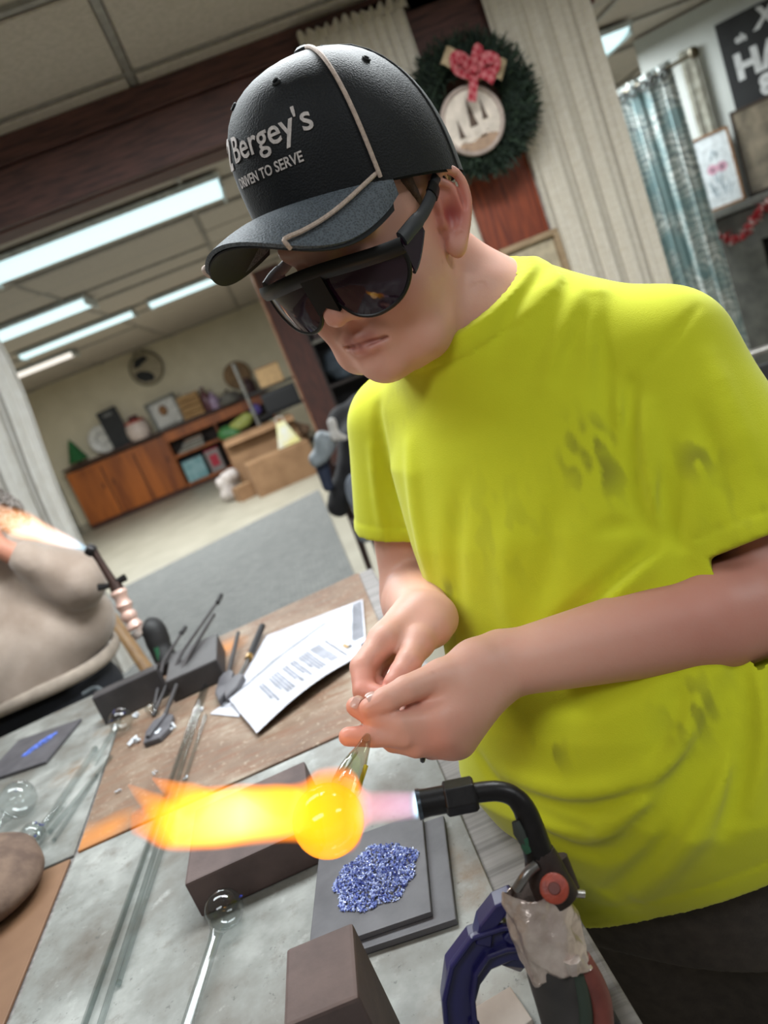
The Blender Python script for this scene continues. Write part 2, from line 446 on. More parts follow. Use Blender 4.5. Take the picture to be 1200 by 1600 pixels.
# ceiling troffers
m_diff = emit('troffer_diffuser', (214, 244, 250), PANEL_E)
m_diffw = emit('troffer_diffuser_warm', (250, 244, 236), PANEL_E*0.9)
m_fr = M('troffer_frame', (212, 222, 222), 0.4)
def troffer(x0, x1, y0, y1, label, dm=None, watts=LAMP_W, size=1.0):
    cx, cy = (x0+x1)/2, (y0+y1)/2; w, d = x1-x0, y1-y0
    t = thing('ceiling_light', label, 'light', (cx, cy, ZC-0.045), group='fluorescent ceiling fixtures')
    MB().box((0, 0, 0.03), (w, d, 0.03)).build('housing', m_fr, t, bevel=0.004)
    def lens(u, v):
        a = v*math.pi; return ((u-0.5)*(w-0.02), -(d/2-0.015)*math.cos(a), 0.016-0.035*math.sin(a))
    MB().grid(lens, 2, 13).build('diffuser', dm or m_diff, t, smooth=True)
    MB().box((-w/2+0.008, 0, 0.0), (0.016, d*0.92, 0.06)).build('end_cap', m_fr, t, bevel=0.003)
    MB().box((w/2-0.008, 0, 0.0), (0.016, d*0.92, 0.06)).build('end_cap', m_fr, t, bevel=0.003)
    ld = bpy.data.lights.new('lamp', 'AREA'); ld.shape = 'RECTANGLE'; ld.size = w*0.95; ld.size_y = d*0.9; ld.energy = watts
    ld.color = (0.93, 0.98, 1.0); lo = bpy.data.objects.new('lamp', ld); COL.objects.link(lo); lo.parent = t; lo.location = (0, 0, -0.03)
    return t
lab = ['long blue-white ceiling light just behind the dark beam', 'second ceiling light cut by the left edge of the picture',
       'narrow ceiling light third behind the beam, left of the middle', 'short ceiling light ending behind the cap bill',
       'smallest farthest ceiling light with warmer glow, above the curtain', 'ceiling light beyond the right white curtain, upper of two',
       'ceiling light over the patterned curtain, lower of two']
for k, (a, b) in enumerate(zip(lights, lab)): troffer(*a, b, m_diffw if k in (4, 6) else None)
nl = ['ceiling light above the near end of the workbench', 'ceiling light above the man in yellow', 'ceiling light behind the camera over the bench', 'ceiling light behind the camera on the right']
for a, b, k in zip(near_lights, nl, (.40, 1.05, .28, .40)): troffer(*a, b, watts=LAMP_W*k)

# curtains
def wavy(p0, p1, z0, z1, amp, folds, thick=0.004, seed=0, top=None, bot=None, nu=120, nv=24, bulge=None):
    """hanging pleated cloth from p0 to p1 (xy), top z1 to bottom z0"""
    r = np.random.default_rng(seed); ph = r.uniform(0, 6.28, 4); a = np.array([*p0, 0]); b = np.array([*p1, 0]); t = (b-a)/np.linalg.norm(b-a)
    nrm = np.array([t[1], -t[0], 0])
    def fn(u, v):
        aa = amp*(0.35+0.65*(1-v)); w = math.sin(u*folds*6.283+ph[0]+0.6*math.sin(u*9+ph[1]))+0.35*math.sin(u*folds*2.3*6.283+ph[2]+v*1.5)
        q = a+(b-a)*u+nrm*aa*w; q[2] = z0+(z1-z0)*v
        if bulge: q = bulge(q, u, v)
        return q
    return MB().slab(fn, nu, nv, thick)
m_cur = M('cream_curtain_cloth', (206, 198, 184), 0.9, c2=(196, 186, 170), scale=30, stretch=(1, 1, 4), bump=0.1, sheen=0.2)
m_rod = M('dark_rod', (60, 50, 44), 0.4, 0.6)
t = thing('curtain', 'cream pleated curtain with ruffled top hung over the dark beam behind the cap', 'curtain', (0.73, 2.92, 1.3))
c1 = wavy((0.56, 2.93), (0.93, 2.93), 1.0, 2.385, 0.012, 9, seed=1).build('cloth', m_cur, t, world=True, smooth=True)
def hdr(u, v):
    return (0.545+0.40*u, 2.925-0.010*math.sin(u*60), 2.365+v*(0.035+0.010*math.sin(u*75)))
MB().slab(hdr, 100, 5, 0.004).build('ruffle', m_cur, t, world=True, smooth=True)
MB().tube([(0.52, 2.955, 2.37), (0.96, 2.955, 2.37)], 0.009).build('rod', m_rod, t, world=True, smooth=True)
t = thing('curtain', 'tall cream curtain panel hanging beside the wreath', 'curtain', (1.41, 2.93, 0.4))
wavy((1.205, 2.95), (1.60, 2.95), 0.35, 2.44, 0.020, 4, seed=2, nu=110, bulge=lambda q, u, v: q+np.array([0.02*(v-.5)*(1-u)-0.06*(1-v)*(u-.5)*0, 0, 0])).build('cloth', m_cur, t, world=True, smooth=True)
MB().tube([(1.16, 2.97, 2.42), (1.66, 2.97, 2.42)], 0.010).build('rod', m_rod, t, world=True, smooth=True)
def sweep(q, u, v):
    s = (1-v); q[0] += 0.0+0.05*math.exp(-((v-0.75)/0.22)**2)*u-0.04*s*u; return q
t = thing('curtain', 'white curtain drape tied at the left end of the opening', 'curtain', (-1.1, 3.1, 0.6))
wavy((-1.5, 3.1), (-0.90, 3.08), 0.5, 2.17, 0.03, 7, seed=3, nu=140, nv=40, bulge=sweep).build('cloth', M('white_curtain_cloth', (222, 220, 214), 0.9, c2=(212, 208, 200), scale=20), t, world=True, smooth=True)
MB().tube([(-1.6, 3.1, 2.15), (-0.84, 3.1, 2.15)], 0.010).build('rod', m_rod, t, world=True, smooth=True)

# patterned doorway curtain on its rod
mt = NT('teal_patterned_cloth'); v = mt.coord((1, 1, 1)); w = mt.n('ShaderNodeTexWave', wave_type='RINGS', i_Scale=9.0, i_Distortion=16.0, i_Detail=3.0)
mt.l(v, w.inputs['Vector']); 
c_ = mt.ramp(w.outputs['Fac'], [(0.25, col4((132, 142, 141))), (0.55, col4((180, 188, 186))), (0.8, col4((204, 210, 206)))])
mt.l(mt.mix(mt.ramp(mt.noise(v, 5.5, 2), [(0.42, (0, 0, 0)), (0.62, (1, 1, 1))]), c_, col4((124, 150, 152))), mt.b.inputs['Base Color']); mt.b.inputs['Roughness'].default_value = 0.8
pa, pb = onz(922, 165, 2.13), onz(1046, 93, 2.13)
t = thing('shower_curtain', 'teal and grey patterned curtain on grommets across the doorway', 'curtain', (pa[0], pa[1], 0.2))
wavy(pa[:2], pb[:2], 0.25, 2.13, 0.03, 6, seed=4, nu=150).build('cloth', mt.m, t, world=True, smooth=True)
dv = (pb-pa)/np.linalg.norm(pb-pa)
MB().tube([pa-dv*0.15+[0, 0, -.035], pb+dv*0.12+[0, 0, -.035]], 0.011).build('rod', M('bronze_rod', (96, 88, 70), 0.4, 0.7), t, world=True, smooth=True)
fin = pb+dv*0.14+[0, 0, -.035]
MB().lathe([(0, -.03), (.02, -.025), (.028, 0), (.02, .025), (0, .03)], 12, c=fin).build('finial', M('bronze_rod', (96, 88, 70)), t, world=True, smooth=True)
nn = np.array([dv[1], -dv[0], 0])
for k in range(8):
    c = pa+(pb-pa)*(k+0.5)/8+nn*0.034+[0, 0, -.06]
    ring = [c+0.024*(math.cos(a)*dv+math.sin(a)*np.array([0, 0, 1])) for a in np.linspace(0, 6.283, 14)[:-1]]
    MB().tube(ring, 0.008, 6, closed=True).build('grommet', M('dark_grommet', (58, 60, 58), 0.4, 0.6), t, world=True, smooth=True)
pc, pd = onz(1080, 110, 2.06), onz(1100, 105, 2.06)
t = thing('curtain', 'narrow grey-brown patterned side drape beside the teal curtain', 'curtain', (pc[0], pc[1], 0.4))
wavy((A0+UW*onwall(1058, 82, .05)[0]+NW*.05)[:2], (A0+UW*onwall(1086, 72, .05)[0]+NW*.05)[:2], 1.0, onwall(1070, 78, .05)[1], 0.010, 2, seed=5, nu=40).build('cloth', M('taupe_patterned_cloth', (150, 150, 138), 0.9, c2=(112, 108, 96), scale=14), t, world=True, smooth=True)

# oblique wall furnishings (local frame: x along the wall, -y into the room)
def wallthing(name, label, cat, u, z, off=0.0, group=None):
    q = A0+UW*u+NW*off; return thing(name, label, cat, (q[0], q[1], z), AW, group)
u0, z0 = onwall(1118, 40); u1, z1 = onwall(1153, 192)
bh = z0-z1+0.0; bw = 0.95
t = wallthing('chalkboard_sign', 'black chalkboard sign with white lettering high on the right wall', 'sign', (u0+u1)/2, z1, 0.012)
MB().box((bw/2, 0, bh/2), (bw, 0.02, bh)).build('board', M('black_board', (38, 40, 41), 0.7, c2=(30, 31, 33), scale=8), t, bevel=0.003)
m_chalk = M('white_lettering', (214, 216, 216), 0.7, bump=0)
def wtext(txt, size, x, z, bold=0.0, sh=0.0):
    v, f = text_mesh(txt, size, 0.001, bold, shear=sh); b = MB(); b.add([(a+x, -0.0125-c, b_+z) for a, b_, c in v], f)
    b.build('lettering', m_chalk, t)
wtext('HAPPY', bh*0.34, 0.355, bh*0.50, 0.010)
wtext('8', bh*0.26, 0.20, bh*0.235, 0.010); wtext('oh', bh*0.10, 0.12, bh*0.77, 0.004); wtext('X', bh*0.26, 0.26, bh*0.86, 0.006, 0.3); wtext('est', bh*0.10, 0.24, bh*0.09, 0.003)

def frame(u, z, w, h, label, fm, art, off, tilt=0.1, name='picture_frame'):
    t = wallthing(name, label, 'picture', u, z, off); t.rotation_euler = (-tilt, 0, AW)
    b = 0.016
    MB().box((w/2, 0.006, h/2), (w-0.004, 0.008, h-0.004)).build('backing', M('backing_board', (120, 100, 80)), t)
    for c, s in (((w/2, 0, b/2), (w, 0.022, b)), ((w/2, 0, h-b/2), (w, 0.022, b)), ((b/2, 0, h/2), (b, 0.022, h)), ((w-b/2, 0, h/2), (b, 0.022, h))):
        MB().box(c, s).build('moulding', fm, t, bevel=0.003)
    MB().box((w/2, -0.001, h/2), (w-2*b+.002, 0.004, h-2*b+.002)).build('print', art, t)
    return t
ux, zx = onwall(1107, 334, 0.13); ux2, zx2 = onwall(1085, 217, 0.13); uy, zy = onwall(1166, 312, 0.13)
m_gold = M('brown_frame_wood', (140, 104, 70), 0.5, c2=(112, 80, 54), scale=20, stretch=(1, 1, 6))
fr = frame(ux, zx, uy-ux, zx2-zx, 'light print of two pink flowers in a brown wooden frame on the mantel', m_gold, M('pale_print', (206, 212, 214), 0.5, bump=0), 0.13)
w_, h_ = uy-ux, zx2-zx
for dx, nm, c in ((0.38, 'flower', (196, 150, 166)), (0.63, 'flower', (196, 150, 166))):
    MB().lathe([(0, 0), (w_*0.14, 0), (w_*0.14, .0006), (0, .0006)], 16, Matrix.Translation((w_*dx, -0.0035, h_*0.53)) @ Matrix.Rotation(math.pi/2, 4, 'X')).build('pink_flower', M('pink_print', c, 0.6, bump=0), fr)
    MB().lathe([(0, 0), (w_*0.045, 0), (w_*0.045, .0012), (0, .0012)], 12, Matrix.Translation((w_*dx, -0.0035, h_*0.53)) @ Matrix.Rotation(math.pi/2, 4, 'X')).build('flower_centre', M('dark_print', (78, 64, 80), 0.6, bump=0), fr)
b = MB()
for k in range(14):
    a = random.uniform(-.5, .5); b.box((w_*(0.5+a*.5), -0.0035, h_*(0.34+random.uniform(-.14, .1))), (w_*0.04, 0.001, h_*0.14), Matrix.Rotation(a, 3, 'Y'))
for k in range(5): b.box((w_*(0.5+random.uniform(-.1, .25)), -0.0035, h_*random.uniform(.66, .8)), (w_*0.05, 0.001, h_*0.07), Matrix.Rotation(random.uniform(-1, 1), 3, 'Y'))
b.build('stems', M('grey_print', (160, 172, 178), 0.6, bump=0), fr)
ux3, zx3 = onwall(1172, 310, 0.10)
fr2 = frame(ux3, zx+0.005, 0.36, zx2-zx+0.06, 'dark framed mirror behind the flower print at the right edge', M('dark_frame_wood', (62, 48, 38), 0.5), M('mirror_print', (140, 128, 108), 0.4, c2=(92, 84, 70), scale=9, bump=0), 0.06, 0.06)
m_stone = M('grey_mantel_stone', (104, 104, 98), 0.8, c2=(84, 84, 80), scale=14, bump=0.4)
t = wallthing('fireplace', 'dark grey fireplace surround with mantel shelf under the pictures', 'fireplace', ux-0.03, 0, 0.0)
MB().box((0.75, -0.12, zx-0.025), (1.55, 0.24, 0.045)).build('mantel_shelf', m_stone, t, bevel=0.006)
MB().box((0.16, -0.09, zx/2-0.03), (0.26, 0.18, zx-0.06)).build('jamb', m_stone, t, bevel=0.004)
MB().box((1.34, -0.09, zx/2-0.03), (0.26, 0.18, zx-0.06)).build('jamb', m_stone, t, bevel=0.004)
MB().box((0.75, -0.09, zx-0.16), (0.92, 0.18, 0.22)).build('frieze', m_stone, t, bevel=0.004)
MB().box((0.75, -0.02, zx/2-0.13), (0.92, 0.04, zx-0.27)).build('firebox', M('soot_black', (22, 20, 20), 0.9), t)
t = wallthing('ribbon_garland', 'red and white ribbon garland draped under the mantel shelf', 'garland', ux, zx-0.05, 0.25)
gp = []
pts = [(0.0, 0.0), (0.02, -0.08), (0.11, -0.15), (0.19, -0.145), (0.27, -0.07), (0.36, -0.02), (0.46, 0.0)]
sp = spline([(x, 0, z) for x, z in pts], 12)
b = MB(); b2 = MB()
for k in range(230):
    q = sp[random.randrange(len(sp))]; R = Matrix.Rotation(random.uniform(0, 6.28), 3, 'X') @ Matrix.Rotation(random.uniform(0, 6.28), 3, 'Z')
    (b if random.random() < .68 else b2).box(np.array(q)+rng.normal(size=3)*np.array([.014, .01, .014]), (0.035, 0.003, 0.02), R)
MB().tube(sp, 0.006, 6).build('cord', M('red_ribbon', (170, 36, 44), 0.6), t, smooth=True)
o = b.build('red_ribbons', M('red_ribbon', (170, 36, 44), 0.6), t); o['kind'] = 'stuff'
o = b2.build('white_ribbons', M('white_ribbon', (206, 186, 180), 0.6), t); o['kind'] = 'stuff'
# chair end at the right edge
m_met = M('grey_chair_metal', (150, 146, 140), 0.4, 0.6)
q = P(1185, 590, 2.6)
t = thing('folding_chair', 'grey metal chair with dark back at the right edge behind the sleeve', 'chair', (q[0]+.1, q[1], 0), -0.6)
zc = q[2]+0.06
MB().tube(spline([(-.2, .0, 0), (-.2, 0.02, .45), (-.2, .04, zc-.05), (-.15, .05, zc), (.15, .05, zc), (.2, .04, zc-.05), (.2, .02, .45), (.2, 0, 0)], 5), .014, 10).build('back_frame', m_met, t, smooth=True)
MB().box((0, .045, zc-.14), (.36, .015, .2)).build('backrest', M('black_vinyl', (36, 34, 36), .5), t, bevel=.005)
MB().box((0, -.16, .45), (.4, .34, .03)).build('seat', M('grey_vinyl', (126, 124, 120), .5), t, bevel=.01)
for s in (-1, 1): MB().tube([(s*.2, -.02, .44), (s*.2, -.4, 0)], .012, 10).build('leg', m_met, t, smooth=True)

# wreath with bow and round wooden sign
wc = ony(735, 172, 2.86); wrad = 0.255*2.86/3.0
t = thing('wreath', 'round green pine wreath with a plaid bow on the reddish post', 'wreath', wc)
gb = MB(); gb2 = MB()
for k in range(5200):
    a = random.uniform(0, 6.283); b_ = random.uniform(0, 6.283); rr = 0.062*math.sqrt(random.random())
    R0 = wrad-0.075+rr*math.cos(b_); c = np.array([R0*math.cos(a), -abs(rr)*0.9*abs(math.sin(b_))-0.012, R0*math.sin(a)])
    dr = np.array([math.cos(a)*random.uniform(.1, 1)+random.gauss(0, .5), -abs(random.gauss(.5, .4)), math.sin(a)*random.uniform(.1, 1)+random.gauss(0, .5)]); dr /= np.linalg.norm(dr)
    sd = np.cross(dr, rng.normal(size=3)); sd /= np.linalg.norm(sd); L = random.uniform(.03, .05); w = .0032
    (gb if k % 3 else gb2).add([c-sd*w, c+sd*w, c+dr*L+sd*w*.6, c+dr*L-sd*w*.6], [(0, 1, 2, 3)])
o = gb.build('needles', M('pine_green', (34, 50, 37), .8, c2=(22, 34, 25), scale=20, bump=0), t); o['kind'] = 'stuff'
o = gb2.build('needle_tips', M('pine_green_light', (45, 62, 43), .8, bump=0), t); o['kind'] = 'stuff'
MB().tube([(math.cos(a)*(wrad-.075), -.01, math.sin(a)*(wrad-.075)) for a in np.linspace(0, 6.283, 40)[:-1]], .05, 10, closed=True).build('wreath_core', M('pine_core', (26, 38, 28), .9), t, smooth=True)
RX = Matrix.Rotation(math.pi/2, 4, 'X')
sc = ony(737, 190, 2.78); sc = np.array(sc); rd = 0.113
st = thing('round_sign', 'round white plaque with three brown trees in the wreath', 'sign', (sc[0], sc[1], sc[2]))
MB().lathe([(0, 0), (rd, 0), (rd, .010), (0, .010)], 40, RX).build('disc', M('white_plaque', (220, 206, 192), .7, bump=.05), st, smooth=True)
ring = [(math.cos(a)*(rd-.006), -.012, math.sin(a)*(rd-.006)) for a in np.linspace(0, 6.283, 49)[:-1]]
MB().tube(ring, .008, 8, closed=True).build('rim', M('plaque_rim', (176, 158, 148), .6), st, smooth=True)
def flatshape(poly, nm, m):
    b = MB(); b.prism(poly, 0, .003); b.v = [(x, -.0115-z, y) for x, y, z in b.v]; return b.build(nm, m, st)
m_tree = M('brown_tree_print', (84, 66, 54), .7)
for x, z, w, h in ((-.052, -.042, .020, .062), (.0, -.018, .030, .095), (.046, -.008, .020, .066)):
    flatshape([(x-w/2, z), (x-w*.3, z+h*.3), (x-w*.33, z+h*.3), (x, z+h), (x+w*.33, z+h*.3), (x+w*.3, z+h*.3), (x+w/2, z)], 'tree', m_tree)
flatshape([(-.082, -.072), (-.06, -.058), (-.02, -.068), (.02, -.052), (.06, -.058), (.085, -.07), (.06, -.09), (.03, -.102), (-.03, -.102), (-.06, -.09)], 'ground', M('tan_ground_print', (170, 140, 116), .7))
for k in range(9): flatshape([(-.05+k*.013+.005*math.cos(a), -.052+.012*math.sin(k*2)+.005*math.sin(a)) for a in np.linspace(0, 6.28, 7)[:-1]], 'snow_dot', M('white_plaque', (220, 206, 192)))
bc = ony(737, 115, 2.74)
bw_ = thing('plaid_bow', 'red plaid and burlap ribbon bow on top of the wreath', 'bow', bc)
def ribbon(pts, w, nm, m):
    sp = spline(pts, 8)
    def fn(u, v):
        k = u*(len(sp)-1); i = min(int(k), len(sp)-2); q = sp[i]+(sp[i+1]-sp[i])*(k-i); tt = sp[i+1]-sp[i]; tt = tt/np.linalg.norm(tt); n_ = np.cross(tt, [0, 1, 0]); n_ /= (np.linalg.norm(n_)+1e-9)
        return q+n_*w*(v-.5)
    MB().slab(fn, 24, 4, .002).build(nm, m, bw_, smooth=True)
mp_ = NT('red_plaid'); v = mp_.coord((60, 60, 60)); ck = mp_.n('ShaderNodeTexChecker', i_Scale=1.0); mp_.l(v, ck.inputs[0]); ck.inputs[1].default_value = col4((150, 36, 50)); ck.inputs[2].default_value = col4((176, 96, 100)); mp_.l(ck.outputs[0], mp_.b.inputs['Base Color']); mp_.b.inputs['Roughness'].default_value = .8
m_bur = M('burlap_ribbon', (176, 156, 126), .9, c2=(150, 130, 100), scale=60)
ribbon([(0, 0, 0), (-.03, -.02, .03), (-.065, -.02, .07), (-.075, -.01, .08)], .06, 'burlap_tail', m_bur)
ribbon([(0, 0, 0), (.05, -.02, .0), (.09, -.02, -.02), (.105, -.01, -.03)], .066, 'burlap_tail', m_bur)
ribbon([(0, -.02, 0), (-.03, -.045, .04), (-.055, -.05, .05), (-.05, -.03, .02), (-.01, -.02, -.005)], .04, 'loop', mp_.m)
ribbon([(0, -.02, 0), (.04, -.045, .02), (.07, -.05, .0), (.055, -.03, -.02), (.005, -.02, -.005)], .04, 'loop', mp_.m)
ribbon([(0, -.02, 0), (-.02, -.04, -.04), (-.045, -.04, -.09)], .03, 'tail', mp_.m)
ribbon([(0, -.02, 0), (.03, -.04, -.03), (.05, -.04, -.055)], .03, 'tail', mp_.m)
ribbon([(0, -.02, 0), (.01, -.045, .03), (.03, -.05, .055), (.02, -.03, .01)], .03, 'loop', mp_.m)
MB().lathe([(0, -.018), (.016, -.01), (.018, 0), (.016, .01), (0, .018)], 12, Matrix.Translation((0, -.035, 0))).build('knot', mp_.m, bw_, smooth=True)
# framed piece leaning behind the shoulder
q = ony(825, 378, 2.945)
t = thing('wooden_tray', 'tan wooden framed tray hanging low on the reddish post behind the yellow shoulder', 'tray', (q[0], q[1], q[2]-.16))
m_tan = M('tan_wood', (166, 142, 112), .6, c2=(140, 116, 88), scale=16, stretch=(1, 1, 8))
for c, s in (((0, 0, .16), (.24, .03, .022)), ((0, 0, -.16), (.24, .03, .022)), ((-.11, 0, 0), (.022, .03, .3)), ((.11, 0, 0), (.022, .03, .3))): MB().box(c, s).build('side', m_tan, t, bevel=.003)
MB().box((0, .012, 0), (.2, .006, .3)).build('panel', M('tan_panel', (186, 172, 146), .7), t)
# ------------------------------------------------------------------ the hall beyond the opening
m_rug = NT('grey_carpet'); v = m_rug.coord((1, 1, 1)); w1 = m_rug.n('ShaderNodeTexBrick', i_Scale=7.0); m_rug.l(v, w1.inputs[0])
w1.inputs['Color1'].default_value = col4((100, 101, 99)); w1.inputs['Color2'].default_value = col4((134, 134, 130)); w1.inputs['Mortar'].default_value = col4((66, 67, 66))
w1.inputs['Mortar Size'].default_value = .06; w1.inputs['Mortar Smooth'].default_value = 1.0
nz = m_rug.noise(v, 60); m_rug.l(m_rug.mix(.5, w1.outputs[0], m_rug.ramp(nz, [(.3, col4((80, 81, 80))), (.7, col4((130, 131, 128)))])), m_rug.b.inputs['Base Color']); m_rug.b.inputs['Roughness'].default_value = .95; m_rug.bump(nz, .6, .004)
t = MB().prism([(-3.6, 1.3), (0.0, 1.3), (0.01, 8.22), (-2.09, 7.36), (-3.6, 6.74)], 0.0, 0.012).build('rug', m_rug.m)
tag(t, 'grey woven carpet laid on the beige floor of the hall', 'rug')

# long wooden sideboard against the far wall, in two units under one top
m_cab = M('orange_brown_wood', (178, 98, 36), .4, c2=(126, 64, 23), scale=3.2, stretch=(2.2, 1, .25), bump=.1)
m_cabd = M('dark_brown_wood', (74, 36, 20), .5, c2=(52, 26, 16), scale=5)
m_in = M('cabinet_inside', (40, 30, 24), .8)
YC = 13.28; XL, XM, XR = -3.76, -2.03, -0.18; HC = 1.06
t = thing('sideboard', 'left unit of the long wooden sideboard with three plank doors', 'cabinet', ((XL+XM)/2, YC+.15, 0), group='sideboard units by the far wall')
w = XM-XL
MB().box((0, .02, .53), (w, .28, .98)).build('body', m_cabd, t)
MB().box((0, 0, .035), (w-.02, .26, .07)).build('plinth', m_cabd, t)
for k in range(3):
    d = MB().box((-w/2+w*(k+.5)/3, -.135, .50), (w/3-.02, .025, .84)).build('door', m_cab, t, bevel=.006)
    MB().box((-w/2+w*(k+.5)/3+(.2 if k != 1 else -.2), -.155, .62), (.02, .02, .1)).build('handle', m_cabd, d, bevel=.004)
MB().box((0, -.135, .965), (w-.01, .025, .09)).build('rail', m_cab, t, bevel=.004)
t2 = thing('sideboard', 'right unit of the long wooden sideboard with open shelves', 'cabinet', ((XM+XR)/2, YC+.15, 0), group='sideboard units by the far wall')
w = XR-XM
MB().box((0, .13, .53), (w, .02, 1.0)).build('back_panel', m_in, t2)
MB().box((0, 0, .09), (w, .28, .05)).build('bottom_shelf', m_cab, t2, bevel=.004)
MB().box((0, 0, .035), (w-.02, .24, .07)).build('plinth', m_cabd, t2)
for x in (-w/2+.012, -w/2+.86, w/2-.012): MB().box((x, 0, .53), (.026, .28, .96)).build('side_panel', m_cab, t2, bevel=.003)
MB().box((-w/2+.435, -.005, .60), (.82, .26, .045)).build('shelf', m_cab, t2, bevel=.003)
MB().box((w/2-.5, -.005, .50), (.95, .26, .03)).build('shelf', m_cab, t2, bevel=.003)
MB().box((0, -.135, .955), (w, .026, .16)).build('rail', m_cab, t2, bevel=.004)
tag(MB().box(((XL+XR)/2, YC+.14, HC+.018), (XR-XL+.04, .34, .036)).build('worktop', m_cabd, bevel=.006), 'long dark wooden top running along both sideboard units', 'worktop')
ZT = HC+.037
def on_top(px): return ony(px, 0, 13.38)
def xat(px, py): return ony(px, py, 13.38)[0]
# things on the sideboard
x = xat(118, 710)
t = thing('tabletop_tree', 'small green cone tree at the left end of the sideboard', 'decoration', (x, 13.4, ZT))
MB().lathe([(.02, 0), (.03, .01), (.02, .06), (0, .06)], 12).build('trunk', m_cabd, t)
MB().lathe([(.17, .05), (.14, .10), (.145, .11), (.10, .2), (.105, .21), (.06, .31), (.062, .32), (0, .44)], 20).build('foliage', M('tree_green', (40, 110, 58), .8, c2=(26, 84, 42), scale=30, bump=.6), t, smooth=True)
x = xat(156, 680)
t = thing('round_plate', 'white round plate standing on the sideboard beside the green tree', 'plate', (x, 13.44, ZT))
MB().lathe([(0, 0), (.20, 0), (.235, .03), (.23, .036), (.19, .012), (0, .01)], 36, Matrix.Translation((0, .02, .235)) @ RX).build('dish', M('white_ceramic', (214, 212, 206), .4, bump=0), t, smooth=True)
ringp = [(.10*math.cos(a), -.0, .235+.10*math.sin(a)) for a in np.linspace(0, 6.283, 25)[:-1]]
MB().tube(ringp, .008, 6, closed=True).build('grey_band', M('grey_band', (150, 150, 146), .6), t, smooth=True)
x = xat(186, 680)
t = thing('tall_sign', 'tall black board leaning on the sideboard beside the white plate', 'sign', (x, 13.40, ZT)); t.rotation_euler = (-.05, -.06, 0)
MB().box((0, 0, .33), (.34, .03, .66)).build('board', M('black_board', (38, 40, 41)), t, bevel=.006)
MB().box((0, -.018, .57), (.15, .006, .05)).build('label_plate', M('grey_plate', (110, 110, 108), .5), t)
for s in (-1, 1): MB().box((s*.15, -.005, .33), (.025, .035, .66)).build('edge_moulding', M('black_moulding', (26, 26, 27), .5), t, bevel=.004)
x = xat(215, 670)
t = thing('snowman_crock', 'white round snowman figure with a red hat band on the sideboard', 'decoration', (x, 13.38, ZT))
MB().lathe([(.15, 0), (.185, .05), (.20, .14), (.185, .24), (.16, .29), (0, .29)], 28).build('body', M('cream_ceramic', (224, 206, 196), .5), t, smooth=True)
MB().lathe([(.165, .285), (.175, .30), (.165, .325), (0, .325)], 24).build('hat_band', M('red_band', (186, 82, 66), .6), t, smooth=True)
MB().lathe([(.08, .325), (.085, .40), (0, .41)], 20).build('hat', M('maroon_felt', (90, 46, 48), .8), t, smooth=True)
x = xat(262, 650)
t = thing('lantern_frame', 'white square shadow-box frame with a brown ornament on the sideboard', 'frame', (x, 13.40, ZT)); t.rotation_euler = (0, -.05, 0)
for c, s in (((0, 0, .02), (.52, .08, .05)), ((0, 0, .48), (.52, .08, .05)), ((-.24, 0, .25), (.05, .08, .5)), ((.24, 0, .25), (.05, .08, .5))): MB().box(c, s).build('side', M('greyed_wood', (120, 120, 112), .6), t, bevel=.006)
MB().box((0, .02, .25), (.46, .01, .44)).build('white_back', M('white_print', (210, 208, 202), .6), t)
MB().lathe([(0, -.09), (.05, -.07), (.075, 0), (.05, .07), (0, .09)], 16, c=(-.02, -.0, .3)).build('brown_ornament', M('brown_ornament', (150, 106, 66), .6), t, smooth=True)
for k in range(2):
    MB().box((.06+k*.1, -.03, .1), (.09, .03, .1+.05*k), .3).build('white_card', M('white_print', (210, 208, 202)), t, bevel=.004)
x = xat(297, 630)
t = thing('wooden_crate', 'tan wooden crate on the sideboard beside the white frame', 'crate', (x, 13.38, ZT))
for k in range(4): MB().box((0, -.1, .05+k*.1), (.36, .016, .085)).build('slat', M('crate_wood', (176, 138, 88), .7, c2=(140, 104, 62), scale=12, stretch=(.6, 4, 4)), t, bevel=.004)
for s in (-1, 1): MB().box((s*.17, 0, .2), (.016, .22, .4)).build('end_panel', M('crate_wood', (176, 138, 88)), t, bevel=.004)
MB().box((0, .1, .2), (.34, .016, .4)).build('back_panel', M('crate_wood', (176, 138, 88)), t)
for k, (px, h, c, nm, lb) in enumerate(((322, .42, (110, 70, 76), 'bottle', 'dark red bottle on the sideboard beside the tan crate'), (334, .30, (170, 146, 176), 'bottle', 'pale violet bottle on the sideboard in front of the dark red one'))):
    x = xat(px, 625); t = thing(nm, lb, 'bottle', (x, 13.40-.09*k, ZT)); mm = M('bottle_%d' % k, c, .35, bump=0)
    MB().lathe([(.07, 0), (.085, .02), (.085, h*.6), (.05, h*.75), (.03, h*.8), (.03, h*.94), (0, h*.94)], 18).build('body', mm, t, smooth=True)
    MB().lathe([(.036, h*.92), (.036, h), (0, h)], 14).build('bottle_cap', M('bottle_cap', (120, 100, 104), .5), t, smooth=True)
x = xat(354, 612)
t = thing('grey_tray', 'grey metal serving dish at the right end of the sideboard', 'tray', (x, 13.36, ZT))
MB().lathe([(0, 0), (.2, 0), (.25, .08), (.26, .08), (.21, -.0), (0, .01)], 28).build('dish', M('dull_metal', (150, 148, 144), .4, .5), t, smooth=True)
MB().lathe([(.2, .05), (.16, .14), (.05, .19), (0, .2)], 24).build('lid', M('dull_metal', (150, 148, 144)), t, smooth=True)
MB().lathe([(.02, .19), (.03, .22), (0, .24)], 10).build('knob', m_cabd, t, smooth=True)
x = xat(376, 600)
t = thing('wood_slice', 'brown round wood slice propped behind the grey dish', 'decoration', (x, 13.5, ZT)); t.rotation_euler = (-.1, 0, 0)
